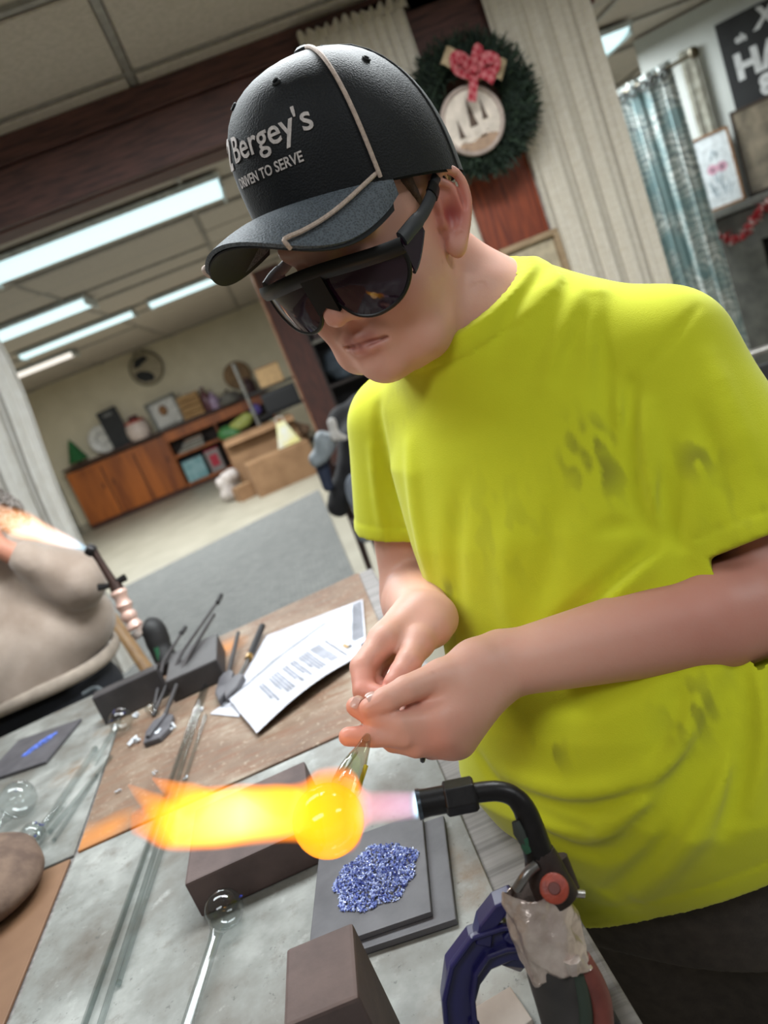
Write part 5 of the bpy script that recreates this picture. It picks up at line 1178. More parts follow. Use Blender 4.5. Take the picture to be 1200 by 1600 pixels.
MB().tube(spline([P(572, 1196, TD+.026), P(566, 1215, TD+.02), P(558, 1234, TD+.012)], 5), .0016, 8).build('yellow_reflection_line', M('painted_reflection', (176, 160, 50), .2, bump=0), t, world=True, smooth=True)  # yellow reflection on the tube, put in as a coloured line
MB().tube(spline([P(530, 1222, TD+.006), P(545, 1192, TD+.022), P(556, 1176, TD+.04)], 5), [.0012]*5+[.0016]*6, 8).build('pale_seam', M('milky_glass', (206, 214, 206), .15, bump=0), t, world=True, smooth=True)

fz = dict(r=[(0, .0098), (.09, .0112), (.17, .0125), (.215, .0240), (.27, .0290), (.34, .0285), (.42, .0205), (.52, .0195), (.66, .0205), (.80, .0185), (.92, .0120), (1, .0050)], ns=24, na=.024, np=1.6, q0=.45, q1=.88, soot=62, e=185,
          axial=[(0, (.30, .75, 1)), (.03, (1, .42, .72)), (.17, (1, .32, .36)), (.21, (1, .20, .006)), (.42, (1, .24, .005)), (.65, (1, .26, .006)), (.85, (1, .21, .005)), (1, (1, .15, .005))],
          core=[(0, (.35, .85, 1)), (.035, (1, .48, .80)), (.17, (1, .34, .46)), (.22, (1, .34, .01)), (.38, (1, .50, .012)), (.50, (1, .70, .06)), (.62, (1, .80, .22)), (.80, (1, .68, .06)), (.9, (1, .42, .015)), (1, (1, .25, .01))],
          gain=[(0, G(.7)), (.022, G(.17)), (.16, G(.17)), (.22, G(.42)), (.38, G(.62)), (.5, G(1)), (.78, G(1)), (.92, G(.45)), (1, G(.22))])
fl = flame('large yellow and orange flame of the near torch around the hot bubble', N0-ax*.0005, P(205, 1284, TD-.012), fz)
def tongue(a, b_, r0, sc=1.0):
    z = dict(soot=50, r=[(0, r0*.7), (.3, r0), (.7, r0*.6), (1, r0*.12)], ns=40, na=r0*.8, q0=.2, q1=.9, e=60*sc, axial=[(0, (1, .38, .01)), (1, (1, .20, .01))], core=[(0, (1, .60, .04)), (.6, (1, .42, .02)), (1, (1, .24, .01))], gain=[(0, G(.2)), (.25, G(.8)), (1, G(.5))])
    o = flame('', a, b_, z, 'flame_tongue'); del o['category']; 
    mw_ = o.matrix_world.copy(); o.parent = fl; o.matrix_parent_inverse = Matrix(fl.matrix_world).inverted(); o.matrix_world = mw_
    return o
bpy.context.view_layer.update()
for a, b_, r0, s in (((345, 1275), (238, 1216), .0130, 2.4), ((285, 1290), (200, 1226), .0105, 1.8), ((480, 1262), (368, 1232), .0125, 2.0), ((290, 1300), (212, 1296), .0125, 1.2)):
    o = tongue(P(*a, TD-.006), P(*b_, TD-.008), r0, s)
ld = bpy.data.lights.new('flame_light', 'POINT'); ld.energy = .12; ld.color = (1, .55, .2); ld.shadow_soft_size = .03
lo = bpy.data.objects.new('flame_light', ld); COL.objects.link(lo); lo.location = P(400, 1272, TD)
# ------------------------------------------------------------------ the man
HC = np.array([.146, .754, 1.477]); hy, hn_, hr = math.radians(47), math.radians(16), math.radians(-5)
_fw = np.array([-math.sin(hy)*math.cos(hn_), -math.cos(hy)*math.cos(hn_), -math.sin(hn_)])
_x0 = -np.cross(_fw, [0, 0, 1.0]); _x0 /= np.linalg.norm(_x0); _up = -np.cross(_x0, _fw); _up = _up if _up[2] > 0 else -_up
HX = math.cos(hr)*_x0+math.sin(hr)*_up; HZ = math.cos(hr)*_up-math.sin(hr)*_x0
HM = np.stack([HX, _fw, HZ])                       # rows: his left, forward, up
HSC = .965
def hl(p): return HC+HSC*(np.asarray(p, float)@HM)
man = thing('person', 'young man in a neon yellow T-shirt and black cap working glass over the bench', 'person', (.22, .76, 0))
NECK0 = np.array([.228, .792, 1.345])
LSH, LEL = np.array([.360, .690, 1.272]), np.array([.343, .578, 1.055])
RSH, REL = np.array([.118, .912, 1.280]), np.array([.062, .925, 1.065])
LW = P(768, 1044, .66); RW = P(664, 962, .745)

class HeadLoc(Loc):
    def __init__(s, sh): Loc.__init__(s, sh, HC, HM, HSC)
B = Field()
def H(sh, k=.012): B.u(HeadLoc(sh), k)
H(Ell((0, -.018, .048), (.076, .097, .088)), .0)
H(Ell((0, .022, .0), (.070, .072, .085)), .02)
H(Ell((0, .030, -.055), (.064, .058, .056)), .025)          # full jaw
H(Cap((-.040, .058, -.088), (.040, .058, -.088), .026), .025)
H(Ell((0, .078, -.098), (.026, .022, .022)), .018)          # chin
for s in (-1, 1):
    H(Ell((s*.040, .064, -.036), (.028, .026, .032)), .022)   # cheek
    H(Cap((s*.012, .089, .028), (s*.046, .076, .030), .011, .010), .016)   # brow
    B.sub(HeadLoc(Ell((s*.031, .104, .006), (.016, .014, .011))), .012)
    H(Ell((s*.031, .080, .005), (.0125, .0125, .012)), .004)
H(Cap((0, .090, .020), (0, .104, -.022), .0080, .0110), .012)
H(Ell((0, .109, -.030), (.0140, .0130, .0120)), .008)
for s in (-1, 1): H(Ell((s*.0135, .100, -.035), (.0085, .0105, .0080)), .006); B.sub(HeadLoc(Ell((s*.0068, .108, -.0425), (.0042, .0055, .0035))), .003)
H(Ell((0, .085, -.066), (.029, .0155, .020)), .014)
H(Cap((-.024, .0875, -.0665), (0, .0985, -.0610), .0042, .0056), .005); H(Cap((.024, .0875, -.0665), (0, .0985, -.0610), .0042, .0056), .005)
H(Cap((-.017, .091, -.0735), (.017, .091, -.0735), .0052), .004); H(Cap((-.008, .0975, -.0738), (.008, .0975, -.0738), .0058), .006)
for a, b_ in (((-.0255, .0925, -.0690), (0, .1055, -.0668)), ((.0255, .0925, -.0690), (0, .1055, -.0668))): B.sub(HeadLoc(Cap(a, b_, .0022, .0026)), .002)
B.sub(HeadLoc(Cap((-.010, .104, -.0835), (.010, .104, -.0835), .0045)), .008)
B.sub(HeadLoc(Cap((0, .112, -.046), (0, .110, -.055), .0022)), .004)
# ears
def ear(s):
    ph = math.radians(32); e1 = np.array([s*math.sin(ph), -math.cos(ph), 0.0]); e2 = np.array([0, -.22, .975]); e1 = e1-e2*(e1@e2); e1 /= np.linalg.norm(e1); e3 = np.cross(e1, e2); e3 *= np.sign(e3[0])*s
    o = np.array([s*.0715, .002, -.007])
    q = lambda a, b_, c=0: o+1.12*(e1*a+e2*b_+e3*c)
    R = np.stack([e1, e2, e3])
    H(Ell(q(.012, .004), (.0165, .0275, .0042), R), .004)
    H(Ell(q(.005, .002, -.008), (.013, .024, .009), R), .006)
    hx = [(.001, .004), (-.001, .018), (.003, .029), (.012, .0345), (.022, .031), (.0275, .020), (.0275, .006), (.022, -.008), (.015, -.020), (.008, -.027)]
    sp = spline([q(a, b_, .0035) for a, b_ in hx], 3)
    for a, b_ in zip(sp[:-1], sp[1:]): H(Cap(a, b_, .0036), .0028)
    for a, b_ in zip(hx[6:-1], hx[7:]): pass
    sp = spline([q(a, b_, .0035) for a, b_ in ((.009, .026), (.016, .020), (.019, .008), (.016, -.006), (.010, -.014))], 3)
    for a, b_ in zip(sp[:-1], sp[1:]): H(Cap(a, b_, .0028), .003)
    H(Ell(q(.007, -.0255, .001), (.0095, .0110, .0058), R), .006)
    H(Ell(q(.0005, -.003, .002), (.0045, .0065, .0045), R), .004)
    B.sub(HeadLoc(Ell(q(.0100, .001, .0085), (.0090, .0150, .0098), R)), .003)
    B.sub(HeadLoc(Ell(q(.0225, .014, .0050), (.0030, .0150, .0042), R)), .002)
    return q
earL = ear(1); earR = ear(-1)
# neck and hidden trunk
nk = hl((0, -.032, -.050))
B.u(Cap(nk, NECK0, .058, .066), .022)
B.u(Cap(hl((0, .022, -.082)), NECK0+np.array([-.012, -.012, .0]), .040, .052), .03)
B.u(Cap(NECK0, (.235, .79, 1.25), .070, .085), .03)
B.u(Cap(NECK0+[0, 0, -.03], LSH, .052, .047), .03); B.u(Cap(NECK0+[0, 0, -.03], RSH, .052, .047), .03)
B.u(Cap((.235, .79, 1.25), (.225, .73, .95), .085, .09), .04)
# arms
def limb(a, e, w, r):
    B.u(Cap(a, e, r[0], r[1]), .02); m = e+(w-e)*.28
    B.u(Cap(e, m, r[1], r[2]), .02); B.u(Cap(m, w, r[2], r[3]), .012)
limb(LSH, LEL, LW+(LEL-LW)*.06, (.052, .043, .0445, .0275))
limb(RSH, REL, RW, (.052, .042, .042, .0265))
B.u(Cap(P(775, 1026, .662), P(742, 1034, .650), .0195, .018), .016); B.u(Cap(P(768, 1066, .662), P(735, 1085, .650), .0195, .018), .016)
# left hand (nearest), fingers pointing to the left of the picture
def finger(pts, rs, k0=.006, k=.0022):
    for i in range(len(pts)-1):
        B.u(Cap(pts[i], pts[i+1], rs[i], rs[i+1]), k0 if i == 0 else k)
Q = lambda *a: [P(x, y, d) for x, y, d in a]
for m_, r in ((P(682, 1120, .622), .0155), (P(694, 1143, .624), .0150), (P(707, 1155, .634), .0140), (P(718, 1156, .646), .0130)):
    B.u(Cap(P(752, 1062, .655), m_, .019, r), .018)
B.u(Cap(P(745, 1038, .648), P(690, 1058, .630), .0175, .0140), .014)
B.u(Cap(P(712, 1080, .636), P(704, 1104, .632), .0160, .016), .016)
B.u(Cap(P(706, 1098, .640), P(636, 1108, .622), .0135, .0090), .006); B.u(Ell(P(688, 1142, .616), (.0095, .0095, .0095)), .010); B.u(Ell(P(680, 1124, .614), (.008, .008, .008)), .010)
finger(Q((702, 1160, .632), (650, 1166, .614), (614, 1160, .614), (596, 1150, .624)), (.0118, .0090, .0078, .0070))
finger(Q((716, 1158, .644), (674, 1170, .634), (648, 1166, .634), (632, 1152, .642)), (.0105, .0084, .0074, .0068))
finger(Q((690, 1148, .622), (630, 1149, .606), (584, 1150, .599), (544, 1151, .598)), (.0122, .0096, .0086, .0076))
finger(Q((680, 1125, .618), (622, 1131, .603), (586, 1122, .602), (556, 1104, .608)), (.0122, .0096, .0086, .0080))
finger(Q((690, 1056, .630), (634, 1077, .610), (602, 1094, .602), (579, 1106, .599)), (.0132, .0108, .0100, .0086))
# right hand (behind), thumb pointing down, index curled
B.u(Cap(P(646, 962, .742), P(636, 972, .730), .0185, .018), .014); B.u(Cap(P(684, 968, .735), P(676, 980, .724), .019, .017), .014)
for m_, r in ((P(600, 1000, .694), .0135), (P(608, 994, .706), .0135), (P(620, 998, .718), .0130), (P(634, 1008, .726), .012)):
    B.u(Cap(P(656, 970, .738), m_, .019, r), .014)
B.u(Cap(P(676, 980, .722), P(654, 1004, .700), .0165, .0140), .010)
finger(Q((634, 1014, .724), (622, 1050, .716), (628, 1070, .706), (640, 1072, .700)), (.0105, .0088, .0078, .0068))
finger(Q((620, 1004, .716), (600, 1042, .706), (604, 1068, .694), (622, 1072, .684)), (.0118, .0098, .0088, .0076))
finger(Q((608, 998, .706), (578, 1036, .694), (580, 1066, .680), (604, 1078, .668)), (.0125, .0105, .0094, .0082))
finger(Q((598, 1002, .694), (566, 1042, .676), (569, 1080, .660), (601, 1090, .650)), (.0128, .0110, .0098, .0084))
finger(Q((652, 1006, .698), (638, 1034, .676), (626, 1052, .667), (614, 1067, .659)), (.0138, .0116, .0104, .0086), .007)
# creases of the knuckles
for a, b_ in (((612, 1118), (618, 1140)), ((580, 1106), (583, 1126)), ((626, 1138), (630, 1158)), ((581, 1141), (584, 1159)), ((630, 1071), (636, 1089)), ((600, 1086), (605, 1103))):
    B.g(Groove([P(*a, .594), P((a[0]+b_[0])/2+1.5, (a[1]+b_[1])/2, .590), P(*b_, .594)], .004, .0012))
v_, f_ = nets(B, (-.10, .50, .83), (.48, 1.05, 1.66), .0019)
v_ = smooth_v(v_, f_, 1, .4)
# skin colour: real differences of the skin, plus shade painted in ear hollow and arm
base = np.array(lin((212, 164, 146))); cols = np.tile(base, (len(v_), 1))
def tint(c, r, rgb, amt, soft=1.0):
    w = np.exp(-((np.linalg.norm(v_-np.asarray(c), axis=1)/r)**2))[:, None]*amt
    cols[:] = cols*(1-w)+np.array(lin(rgb))*w
tint(hl(earL(.012, .004)), .028, (204, 112, 102), .7); tint(hl(earR(.012, .004)), .028, (204, 112, 102), .7)
tint(hl(earL(.0095, .000, .000)), .0105, (150, 44, 44), .85)  # deep red painted into the ear hollow for its shading
for s in (-1, 1): tint(hl((s*.045, .075, -.035)), .026, (206, 136, 118), .5)
tint(hl((0, .115, -.03)), .014, (206, 134, 116), .5)
for x in (-.014, -.007, 0, .007, .014): tint(hl((x, .101-abs(x)*.4, -.0615)), .0055, (150, 80, 78), .9); tint(hl((x, .099-abs(x)*.4, -.0735)), .0062, (178, 98, 94), .9); tint(hl((x*1.6, .103-abs(x)*.6, -.0675)), .0042, (120, 62, 58), .5)
for x in (-.02, -.01, 0, .01, .02): tint(hl((x, .105-abs(x)*.5, -.0525)), .006, (150, 112, 98), .35)
hp_ = (v_-HC)@HM.T
for c, r, rgb, a in (((565, 1110, .60), .02, (200, 130, 110), .5), ((545, 1151, .597), .02, (204, 124, 100), .6), ((680, 1150, .62), .025, (204, 122, 104), .5), ((565, 1080, .66), .03, (190, 122, 106), .6), ((600, 1088, .65), .02, (196, 116, 100), .6), ((612, 1066, .664), .016, (206, 140, 124), .5)):
    tint(P(*c), r, rgb, a)
am = np.clip((v_[:, 0]-.12)/.12, 0, 1)*((v_[:, 2] < 1.16) & (v_[:, 1] < .72)); cols[:] = cols*(1-.72*am[:, None])+np.array(lin((180, 120, 106)))*.72*am[:, None]  # reddish arm, its shade painted in as a darker tone
# sideburn and nape stubble
sb = np.exp(-(((np.abs(hp_[:, 0])-.070)/.012)**2))*np.exp(-((hp_[:, 1]-.022)/.008)**2)*np.clip((hp_[:, 2]+.004)/.02, 0, 1); cols[:] = cols*(1-.75*sb[:, None])+np.array(lin((96, 70, 56)))*.75*sb[:, None]
for q, r in ((hl((.066, .040, -.030)), .0016), (hl((.070, .022, -.040)), .0014), (hl((.052, .066, -.058)), .0012), (P(790, 1050, .635), .0012), (P(675, 1052, .615), .0012)): tint(q, r*1.3, (110, 64, 52), .35)
msk = NT('skin'); ca = msk.n('ShaderNodeAttribute', attribute_name='Col'); v = msk.coord(); n1 = msk.noise(v, 90, 4, .6); n2 = msk.noise(v, 420, 3, .6)
c = msk.mix(msk.math('MULTIPLY', n1, .5), ca.outputs['Color'], (1.0, .78, .74, 1), 'MULTIPLY'); msk.l(c, msk.b.inputs['Base Color'])
msk.b.inputs['Roughness'].default_value = .48; msk.b.inputs['Subsurface Weight'].default_value = .12; msk.b.inputs['Subsurface Radius'].default_value = (.010, .004, .002); msk.b.inputs['Subsurface Scale'].default_value = .6; msk.bump(n2, .18, .0006)
np_mesh('body', v_, f_, msk.m, man, cols)

# nails
m_nail = M('fingernail', (226, 178, 164), .25, bump=0)
def nail(a, b_, r, up, name='fingernail'):
    """a plate on the finger from a (root) to b (tip), facing up"""
    a = np.array(a); b_ = np.array(b_); d = b_-a; L = np.linalg.norm(d); d /= L; up = up-d*(up@d); up /= np.linalg.norm(up); sd = np.cross(d, up)
    def fn(u, v):
        ang = (u-.5)*1.7; w = r*(1-.25*(2*v-1)**4); return a+d*L*v+up*(r*math.cos(ang)-.0002)+sd*w*math.sin(ang)
    MB().slab(fn, 9, 7, .0007).build(name, m_nail, man, world=True, smooth=True)
toc = -ray(590, 1090); toc /= np.linalg.norm(toc)
nail(P(592, 1097.5, .6035), P(575, 1104, .601), .0094, toc*.75+CU*.65)
nail(P(619, 1054, .668), P(612, 1066, .664), .0093, toc+.0*CU)
nail(P(562, 1106, .606), P(552, 1101, .608), .0080, toc*.6+CU*.6)

# hair at the sides and nape, mostly under the cap
F = Field(); F.u(HeadLoc(Ell((0, -.020, .050), (.0785, .0995, .0905))), 0); 
for s in (-1, 1): F.u(HeadLoc(Cap((s*.0715, .026, .040), (s*.0715, .020, .008), .0055, .0030)), .004)
def hpost(d, p):
    q = (p-HC)@HM.T; lim = .040-q[:, 2]-np.clip((-.02-q[:, 1])*.9, 0, .055); keep = (np.abs(q[:, 0]) > .06) & (q[:, 1] > .005) & (q[:, 1] < .045); return np.where(keep, d, np.maximum(d, lim))
v_, f_ = nets(F, hl((0, 0, 0))-.16, hl((0, 0, 0))+.18, .003, post=hpost)
np_mesh('hair', smooth_v(v_, f_, 1), f_, M('short_brown_hair', (92, 70, 56), .7, c2=(64, 46, 38), scale=200, bump=.5, bscale=700), man)

# ------------------------------------------------------------------ shirt
class Column:
    AZ = math.radians(41); F_ = np.array([-math.sin(AZ), -math.cos(AZ)]); S_ = np.array([math.cos(AZ), -math.sin(AZ)])
    def __init__(s, rows, d=0.0): s.t = np.array(rows, float); s.d = d
    def __call__(s, p):
        z = p[:, 2]; cx, cy, a, b = (np.interp(z, s.t[:, 0], s.t[:, i]) for i in (1, 2, 3, 4)); a = a-s.d; b = b-s.d
        q = p[:, :2]-np.stack([cx, cy], 1); u = q@s.S_; v = q@s.F_
        r = np.sqrt((np.abs(u)/a)**2.3+(np.abs(v)/b)**2.3+1e-9)**(2/2.3)
        return np.maximum((r-1)*np.minimum(a, b)*.9, np.maximum(z-s.t[-1, 0], s.t[0, 0]-z))
ROWS = [(.55, .262, .715, .215, .155), (.80, .248, .695, .208, .150), (.92, .214, .690, .207, .153), (1.00, .214, .692, .184, .134), (1.08, .220, .714, .172, .118), (1.17, .229, .752, .172, .124), (1.25, .238, .782, .170, .118), (1.31, .240, .790, .140, .098), (1.36, .235, .790, .095, .075), (1.40, .232, .790, .06, .05)]
SLB = LSH+np.array([-.010, .006, -.005])
ld_ = (LEL-LSH)/np.linalg.norm(LEL-LSH); rd_ = (REL-RSH)/np.linalg.norm(REL-RSH)
LH_, RH_ = P(1128, 862, .615), P(600, 845, .905)
class Shirt:
    def __init__(s):
        s.torso = [('u', Column(ROWS), 0), ('u', Cap(NECK0+[.012, -.012, -.010], LSH+[-.012, .008, .004], .060, .060), .035), ('u', Cap(NECK0+[-.012, .012, -.010], RSH+[.012, -.008, .004], .060, .058), .035), ('u', Cap(NECK0-[.012, .012, .035], NECK0+(nk-NECK0)*.6-[.008, .008, 0], .082, .075), .022),
                   ('u', Ell((.30, .86, 1.27), (.10, .08, .07)), .05)]
        s.sl = Cap(SLB, LSH+ld_*((LH_-LSH)@ld_+.03), .064, .073); s.sr = Cap(RSH, RSH+rd_*((RH_-RSH)@rd_+.03), .060, .069); s.g = []
        a, b_, c = P(780, 1322, .748), P(1000, 1442, .742), P(1205, 1385, .80)
        n = np.cross(b_-a, c-a); n /= np.linalg.norm(n); n = n if n[2] < 0 else -n; s.hem = (a, n)
        a, c = np.array([.264, .800, 1.418]), np.array([.128, .708, 1.352]); n = np.cross(c-a, np.array([.77, -.64, 0])); n = n if n[2] > 0 else -n; s.nk = (a, n/np.linalg.norm(n))
    def local(s, c, rad):
        c = np.array(c)[None]; return [q for q in s.g if q.dist(c)[0][0] < rad+3*q.w]
    def parts(s, p):
        d = None
        for _, sh, k in s.torso: d = sh(p) if d is None else smin(d, sh(p), k)
        return d, s.sl(p), s.sr(p)
    def ev(s, p, g=None):
        dT, dl, dr = s.parts(p); s.c = (dT, dl, dr)
        d = smin(smin(dT, dl, .022), dr, .022)
        for q in (s.g if g is None else g):
            r, f = q.dist(p); d = d+q.amp*f*np.exp(-(r/q.w)**2)
        return d
    def post(s, d, p):
        dT, dl, dr = s.c; th = .013
        hp = (p-s.hem[0])@s.hem[1]; npn = (p-s.nk[0])@s.nk[1]; near = p[:, 2] > 1.2
        pl = (p-LH_)@ld_; pr_ = (p-RH_)@rd_
        o = d
        o = o+.0011*np.exp(-((hp+.022)/.0022)**2)-.0008*(hp > -.022)                     # hem stitching and turned edge
        o = o+np.where(dl < dT+.01, .0011*np.exp(-((pl+.018)/.0020)**2)-.0008*(pl > -.018), 0)+np.where(dr < dT+.01, .0011*np.exp(-((pr_+.018)/.0020)**2)-.0008*(pr_ > -.018), 0)
        o = o+np.where(near, .0012*np.exp(-((npn+.019)/.0022)**2)-.0018*(npn > -.019), 0)  # neck rib
        cut = hp; cut = np.maximum(cut, np.where(near, npn, -1)); cut = np.maximum(cut, np.where((dl < dT) & (p[:, 0] > .15), pl, -1)); cut = np.maximum(cut, np.where((dr < dT) & (p[:, 0] < .15), pr_, -1))
        return np.maximum(np.maximum(o, cut), -(o+th))
S = Shirt()
def hit(px, py):
    d = ray(px, py); d = d/np.linalg.norm(d); t = .35
    for _ in range(40):
        v = S.ev((CAM+d*t)[None], [])[0]; t += v*.8
        if t > 1.6: break
    return CAM+d*t
S.hem = (np.zeros(3), np.array([0, 0, -1.0]))
_a, _b, _c = hit(830, 1385), hit(1000, 1442), hit(1192, 1388)
_n = np.cross(_b-_a, _c-_a); _n /= np.linalg.norm(_n); S.hem = (_a, _n if _n[2] < 0 else -_n)
folds = [  # pixel polylines traced onto the cloth, width, depth (valley > 0, ridge < 0)
    ([(1092, 478), (1050, 528), (1010, 572), (985, 606)], .0035, .0022),
    ([(985, 600), (983, 680), (990, 740), (1002, 800), (1022, 836)], .008, .0085),
    ([(930, 470), (940, 560), (952, 640), (968, 720), (985, 790)], .012, .0050),
    ([(958, 600), (972, 690), (988, 770)], .010, -.0045),
    ([(1005, 640), (1012, 720), (1028, 800)], .012, -.0050),
    ([(1034, 838), (1000, 872), (950, 915), (905, 955), (860, 990)], .009, .0095), ([(1020, 862), (980, 905), (930, 948)], .012, -.0055),
    ([(1024, 832), (985, 818), (940, 828)], .008, .0035),
    ([(790, 1230), (860, 1258), (930, 1262), (1010, 1236), (1085, 1190)], .010, .0052), ([(800, 1215), (880, 1238), (960, 1236), (1040, 1200)], .014, -.0035),
    ([(840, 1300), (900, 1330), (960, 1330), (1030, 1265), (1090, 1170), (1130, 1080)], .012, .0060), ([(930, 1305), (1000, 1255), (1060, 1180), (1100, 1090)], .012, -.0040),
    ([(950, 1395), (1020, 1340), (1085, 1240), (1140, 1130), (1160, 1040)], .011, .0058), ([(1000, 1400), (1080, 1310), (1140, 1200)], .013, -.0045),
    ([(1152, 1030), (1168, 1100), (1160, 1200), (1130, 1300)], .010, .0065), ([(1180, 1060), (1192, 1150), (1175, 1260)], .010, -.004),
    ([(748, 1180), (785, 1235), (850, 1275), (920, 1300)], .008, .0036),
    ([(800, 560), (835, 490), (880, 430)], .014, -.0030), ([(850, 600), (885, 510), (915, 440)], .012, -.0030), ([(770, 540), (810, 470), (850, 420)], .010, .0022), ([(870, 590), (905, 500)], .010, .0025),
    ([(925, 580), (930, 500), (935, 430)], .010, -.0030),
    ([(1090, 640), (1120, 720), (1150, 800)], .010, .0030), ([(1075, 860), (1090, 780), (1085, 700)], .012, -.0035), ([(1062, 850), (1040, 800), (1030, 740)], .009, .0050), ([(1110, 560), (1140, 640), (1175, 720)], .014, -.0030),
    ([(590, 640), (600, 720), (625, 800), (648, 880)], .010, .0040), ([(640, 700), (650, 800), (670, 900)], .014, -.0030), ([(720, 760), (710, 860), (715, 950)], .015, .0022), ([(800, 800), (790, 900), (800, 980)], .016, -.0022), ([(880, 760), (860, 860), (840, 950)], .016, .0022),
    ([(580, 700), (590, 780), (600, 835)], .008, -.0025), ([(880, 1110), (940, 1100), (1000, 1075)], .010, .0030), ([(1060, 1070), (1050, 1120), (1020, 1180)], .010, .0030),
]
for pts, w, amp in folds: S.g.append(Groove([hit(*q) for q in spline(pts, 2)], w*.78, amp*1.9))
v_, f_ = nets(S, (-.06, .44, .66), (.54, 1.06, 1.47), .0031, post=S.post)
v_ = smooth_v(v_, f_, 2, .5)
dirt = np.zeros(len(v_)); r = np.random.default_rng(11); fq = r.normal(size=(14, 3))*np.array([230, 230, 80]); ph = r.uniform(0, 6, 14)
def smear(px, py, rr, amt, streak=1.0):
    global dirt
    c = hit(px, py); near = np.linalg.norm(v_-c, axis=1); w = np.exp(-(near/rr)**2); n = np.sin(v_@(fq*streak).T+ph).sum(1)/3.2
    dirt = np.maximum(dirt, w*amt*np.clip(n*1.3+.12, 0, 1))
for a in ((920, 690, .022, 1.0), (940, 735, .024, 1.0), (900, 720, .016, .8), (1090, 715, .016, .9), (700, 920, .010, .8), (640, 870, .014, .5), (860, 1175, .016, .8), (1090, 1105, .026, .8), (1075, 1130, .02, .6), (780, 830, .05, .25), (720, 1000, .03, .3), (1160, 780, .03, .3), (620, 640, .03, .2)): smear(*a)
ly = np.array(lin((200, 203, 40))); cs = ly*(1-.62*dirt[:, None])+np.array(lin((92, 84, 44)))*.62*dirt[:, None]
mt = NT('neon_yellow_jersey'); ca = mt.n('ShaderNodeAttribute', attribute_name='Col'); v = mt.coord(); n1 = mt.noise(v, 55, 5, .6); n2 = mt.noise(v, 900, 2, .5); n3 = mt.noise(v, 7, 3)
c = mt.mix(mt.math('MULTIPLY', n1, .30), ca.outputs['Color'], (.86, .88, .35, 1), 'MULTIPLY'); c = mt.mix(mt.ramp(n3, [(.55, (0, 0, 0)), (.8, (.35, .35, .35))]), c, col4((190, 186, 40)))
mt.l(c, mt.b.inputs['Base Color']); mt.b.inputs['Roughness'].default_value = .9; mt.b.inputs['Sheen Weight'].default_value = .15; mt.b.inputs['Specular IOR Level'].default_value = .2; mt.bump(n2, .35, .0007)
np_mesh('t_shirt', v_, f_, mt.m, man, cs)

# trousers, belt, shoes
F = Field(); F.u(Column([(.70, .238, .725, .172, .135), (.90, .225, .708, .168, .130), (.96, .222, .706, .165, .126)]), 0)
F.u(Cap((.17, .78, .74), (.17, .80, .06), .095, .064), .05); F.u(Cap((.31, .68, .74), (.30, .69, .06), .100, .064), .05); F.u(Cap((.24, .74, .76), (.24, .75, .50), .09, .05), .05)
F.cut(lambda_shape := type('Pl', (), {'__call__': lambda s, p: np.maximum(.067-p[:, 0]-np.maximum(0, p[:, 2]-.886)*3, -9)})(), .004)
v_, f_ = nets(F, (-.02, .50, .02), (.46, .96, .99), .006)
np_mesh('trousers', smooth_v(v_, f_, 1), f_, M('dark_brown_trousers', (66, 58, 54), .85, c2=(54, 47, 44), scale=60, bump=.3, bscale=500), man)
for x, y in ((.17, .80), (.30, .69)): solid('shoe', [Cap((x, y, .045), (x-.09, y-.11, .040), .046, .040)], M('dark_shoe', (40, 38, 38)), man, .01)
# dark ring on the little finger
rc = P(660, 1172, .628); MB().tube([rc+.0088*(math.cos(a)*CU*.9+math.sin(a)*CF) for a in np.linspace(0, 6.283, 17)[:-1]], .0022, 8, closed=True).build('black_ring', M('black_ring', (12, 10, 14), .4), man, world=True, smooth=True)

# ------------------------------------------------------------------ cap
HSAVE = (HC, HM, HSC)
def frame_of(yaw, nod, roll):
    f = np.array([-math.sin(yaw)*math.cos(nod), -math.cos(yaw)*math.cos(nod), -math.sin(nod)]); x = -np.cross(f, [0, 0, 1.0]); x /= np.linalg.norm(x); u = -np.cross(x, f); u = u if u[2] > 0 else -u
    return np.stack([math.cos(roll)*x+math.sin(roll)*u, f, math.cos(roll)*u-math.sin(roll)*x])
HC = np.array([.1327, .7446, 1.4714]); HM = frame_of(math.radians(51), math.radians(6.5), math.radians(-6.8)); HSC = 1.03
cp = thing('cap', 'black cap with pale rope piping and white lettering worn by the man', 'cap', hl((0, 0, .10)))
RXc, RYc, ZTc = .0855, .107, .158
def zb(ph): return .036+.016*math.cos(ph)
def crown(ph, t, off=0.0):
    k = max(0, math.cos(ph)); p = 2.5+1.2*k; s = (max(0, 1-t**p))**(1/2.1)
    return np.array([(RXc*s+off)*math.sin(ph), -.012+.008*t+(RYc*s+off)*math.cos(ph), zb(ph)+(ZTc-zb(ph))*t+off*t])
m_capf = NT('black_mesh_cloth'); v = m_capf.coord((1, 1, 1)); vo = m_capf.n('ShaderNodeTexVoronoi', i_Scale=620.0); m_capf.l(v, vo.inputs['Vector'])
m_capf.l(m_capf.ramp(vo.outputs['Distance'], [(.1, col4((9, 10, 13))), (.6, col4((17, 19, 23)))]), m_capf.b.inputs['Base Color']); m_capf.b.inputs['Roughness'].default_value = .62; m_capf.b.inputs['Sheen Weight'].default_value = .06; m_capf.b.inputs['Specular IOR Level'].default_value = .28; m_capf.bump(vo.outputs['Distance'], .5, .0006)
m_brim = NT('grey_mesh_cloth'); v = m_brim.coord(); vo = m_brim.n('ShaderNodeTexVoronoi', i_Scale=560.0); m_brim.l(v, vo.inputs['Vector'])
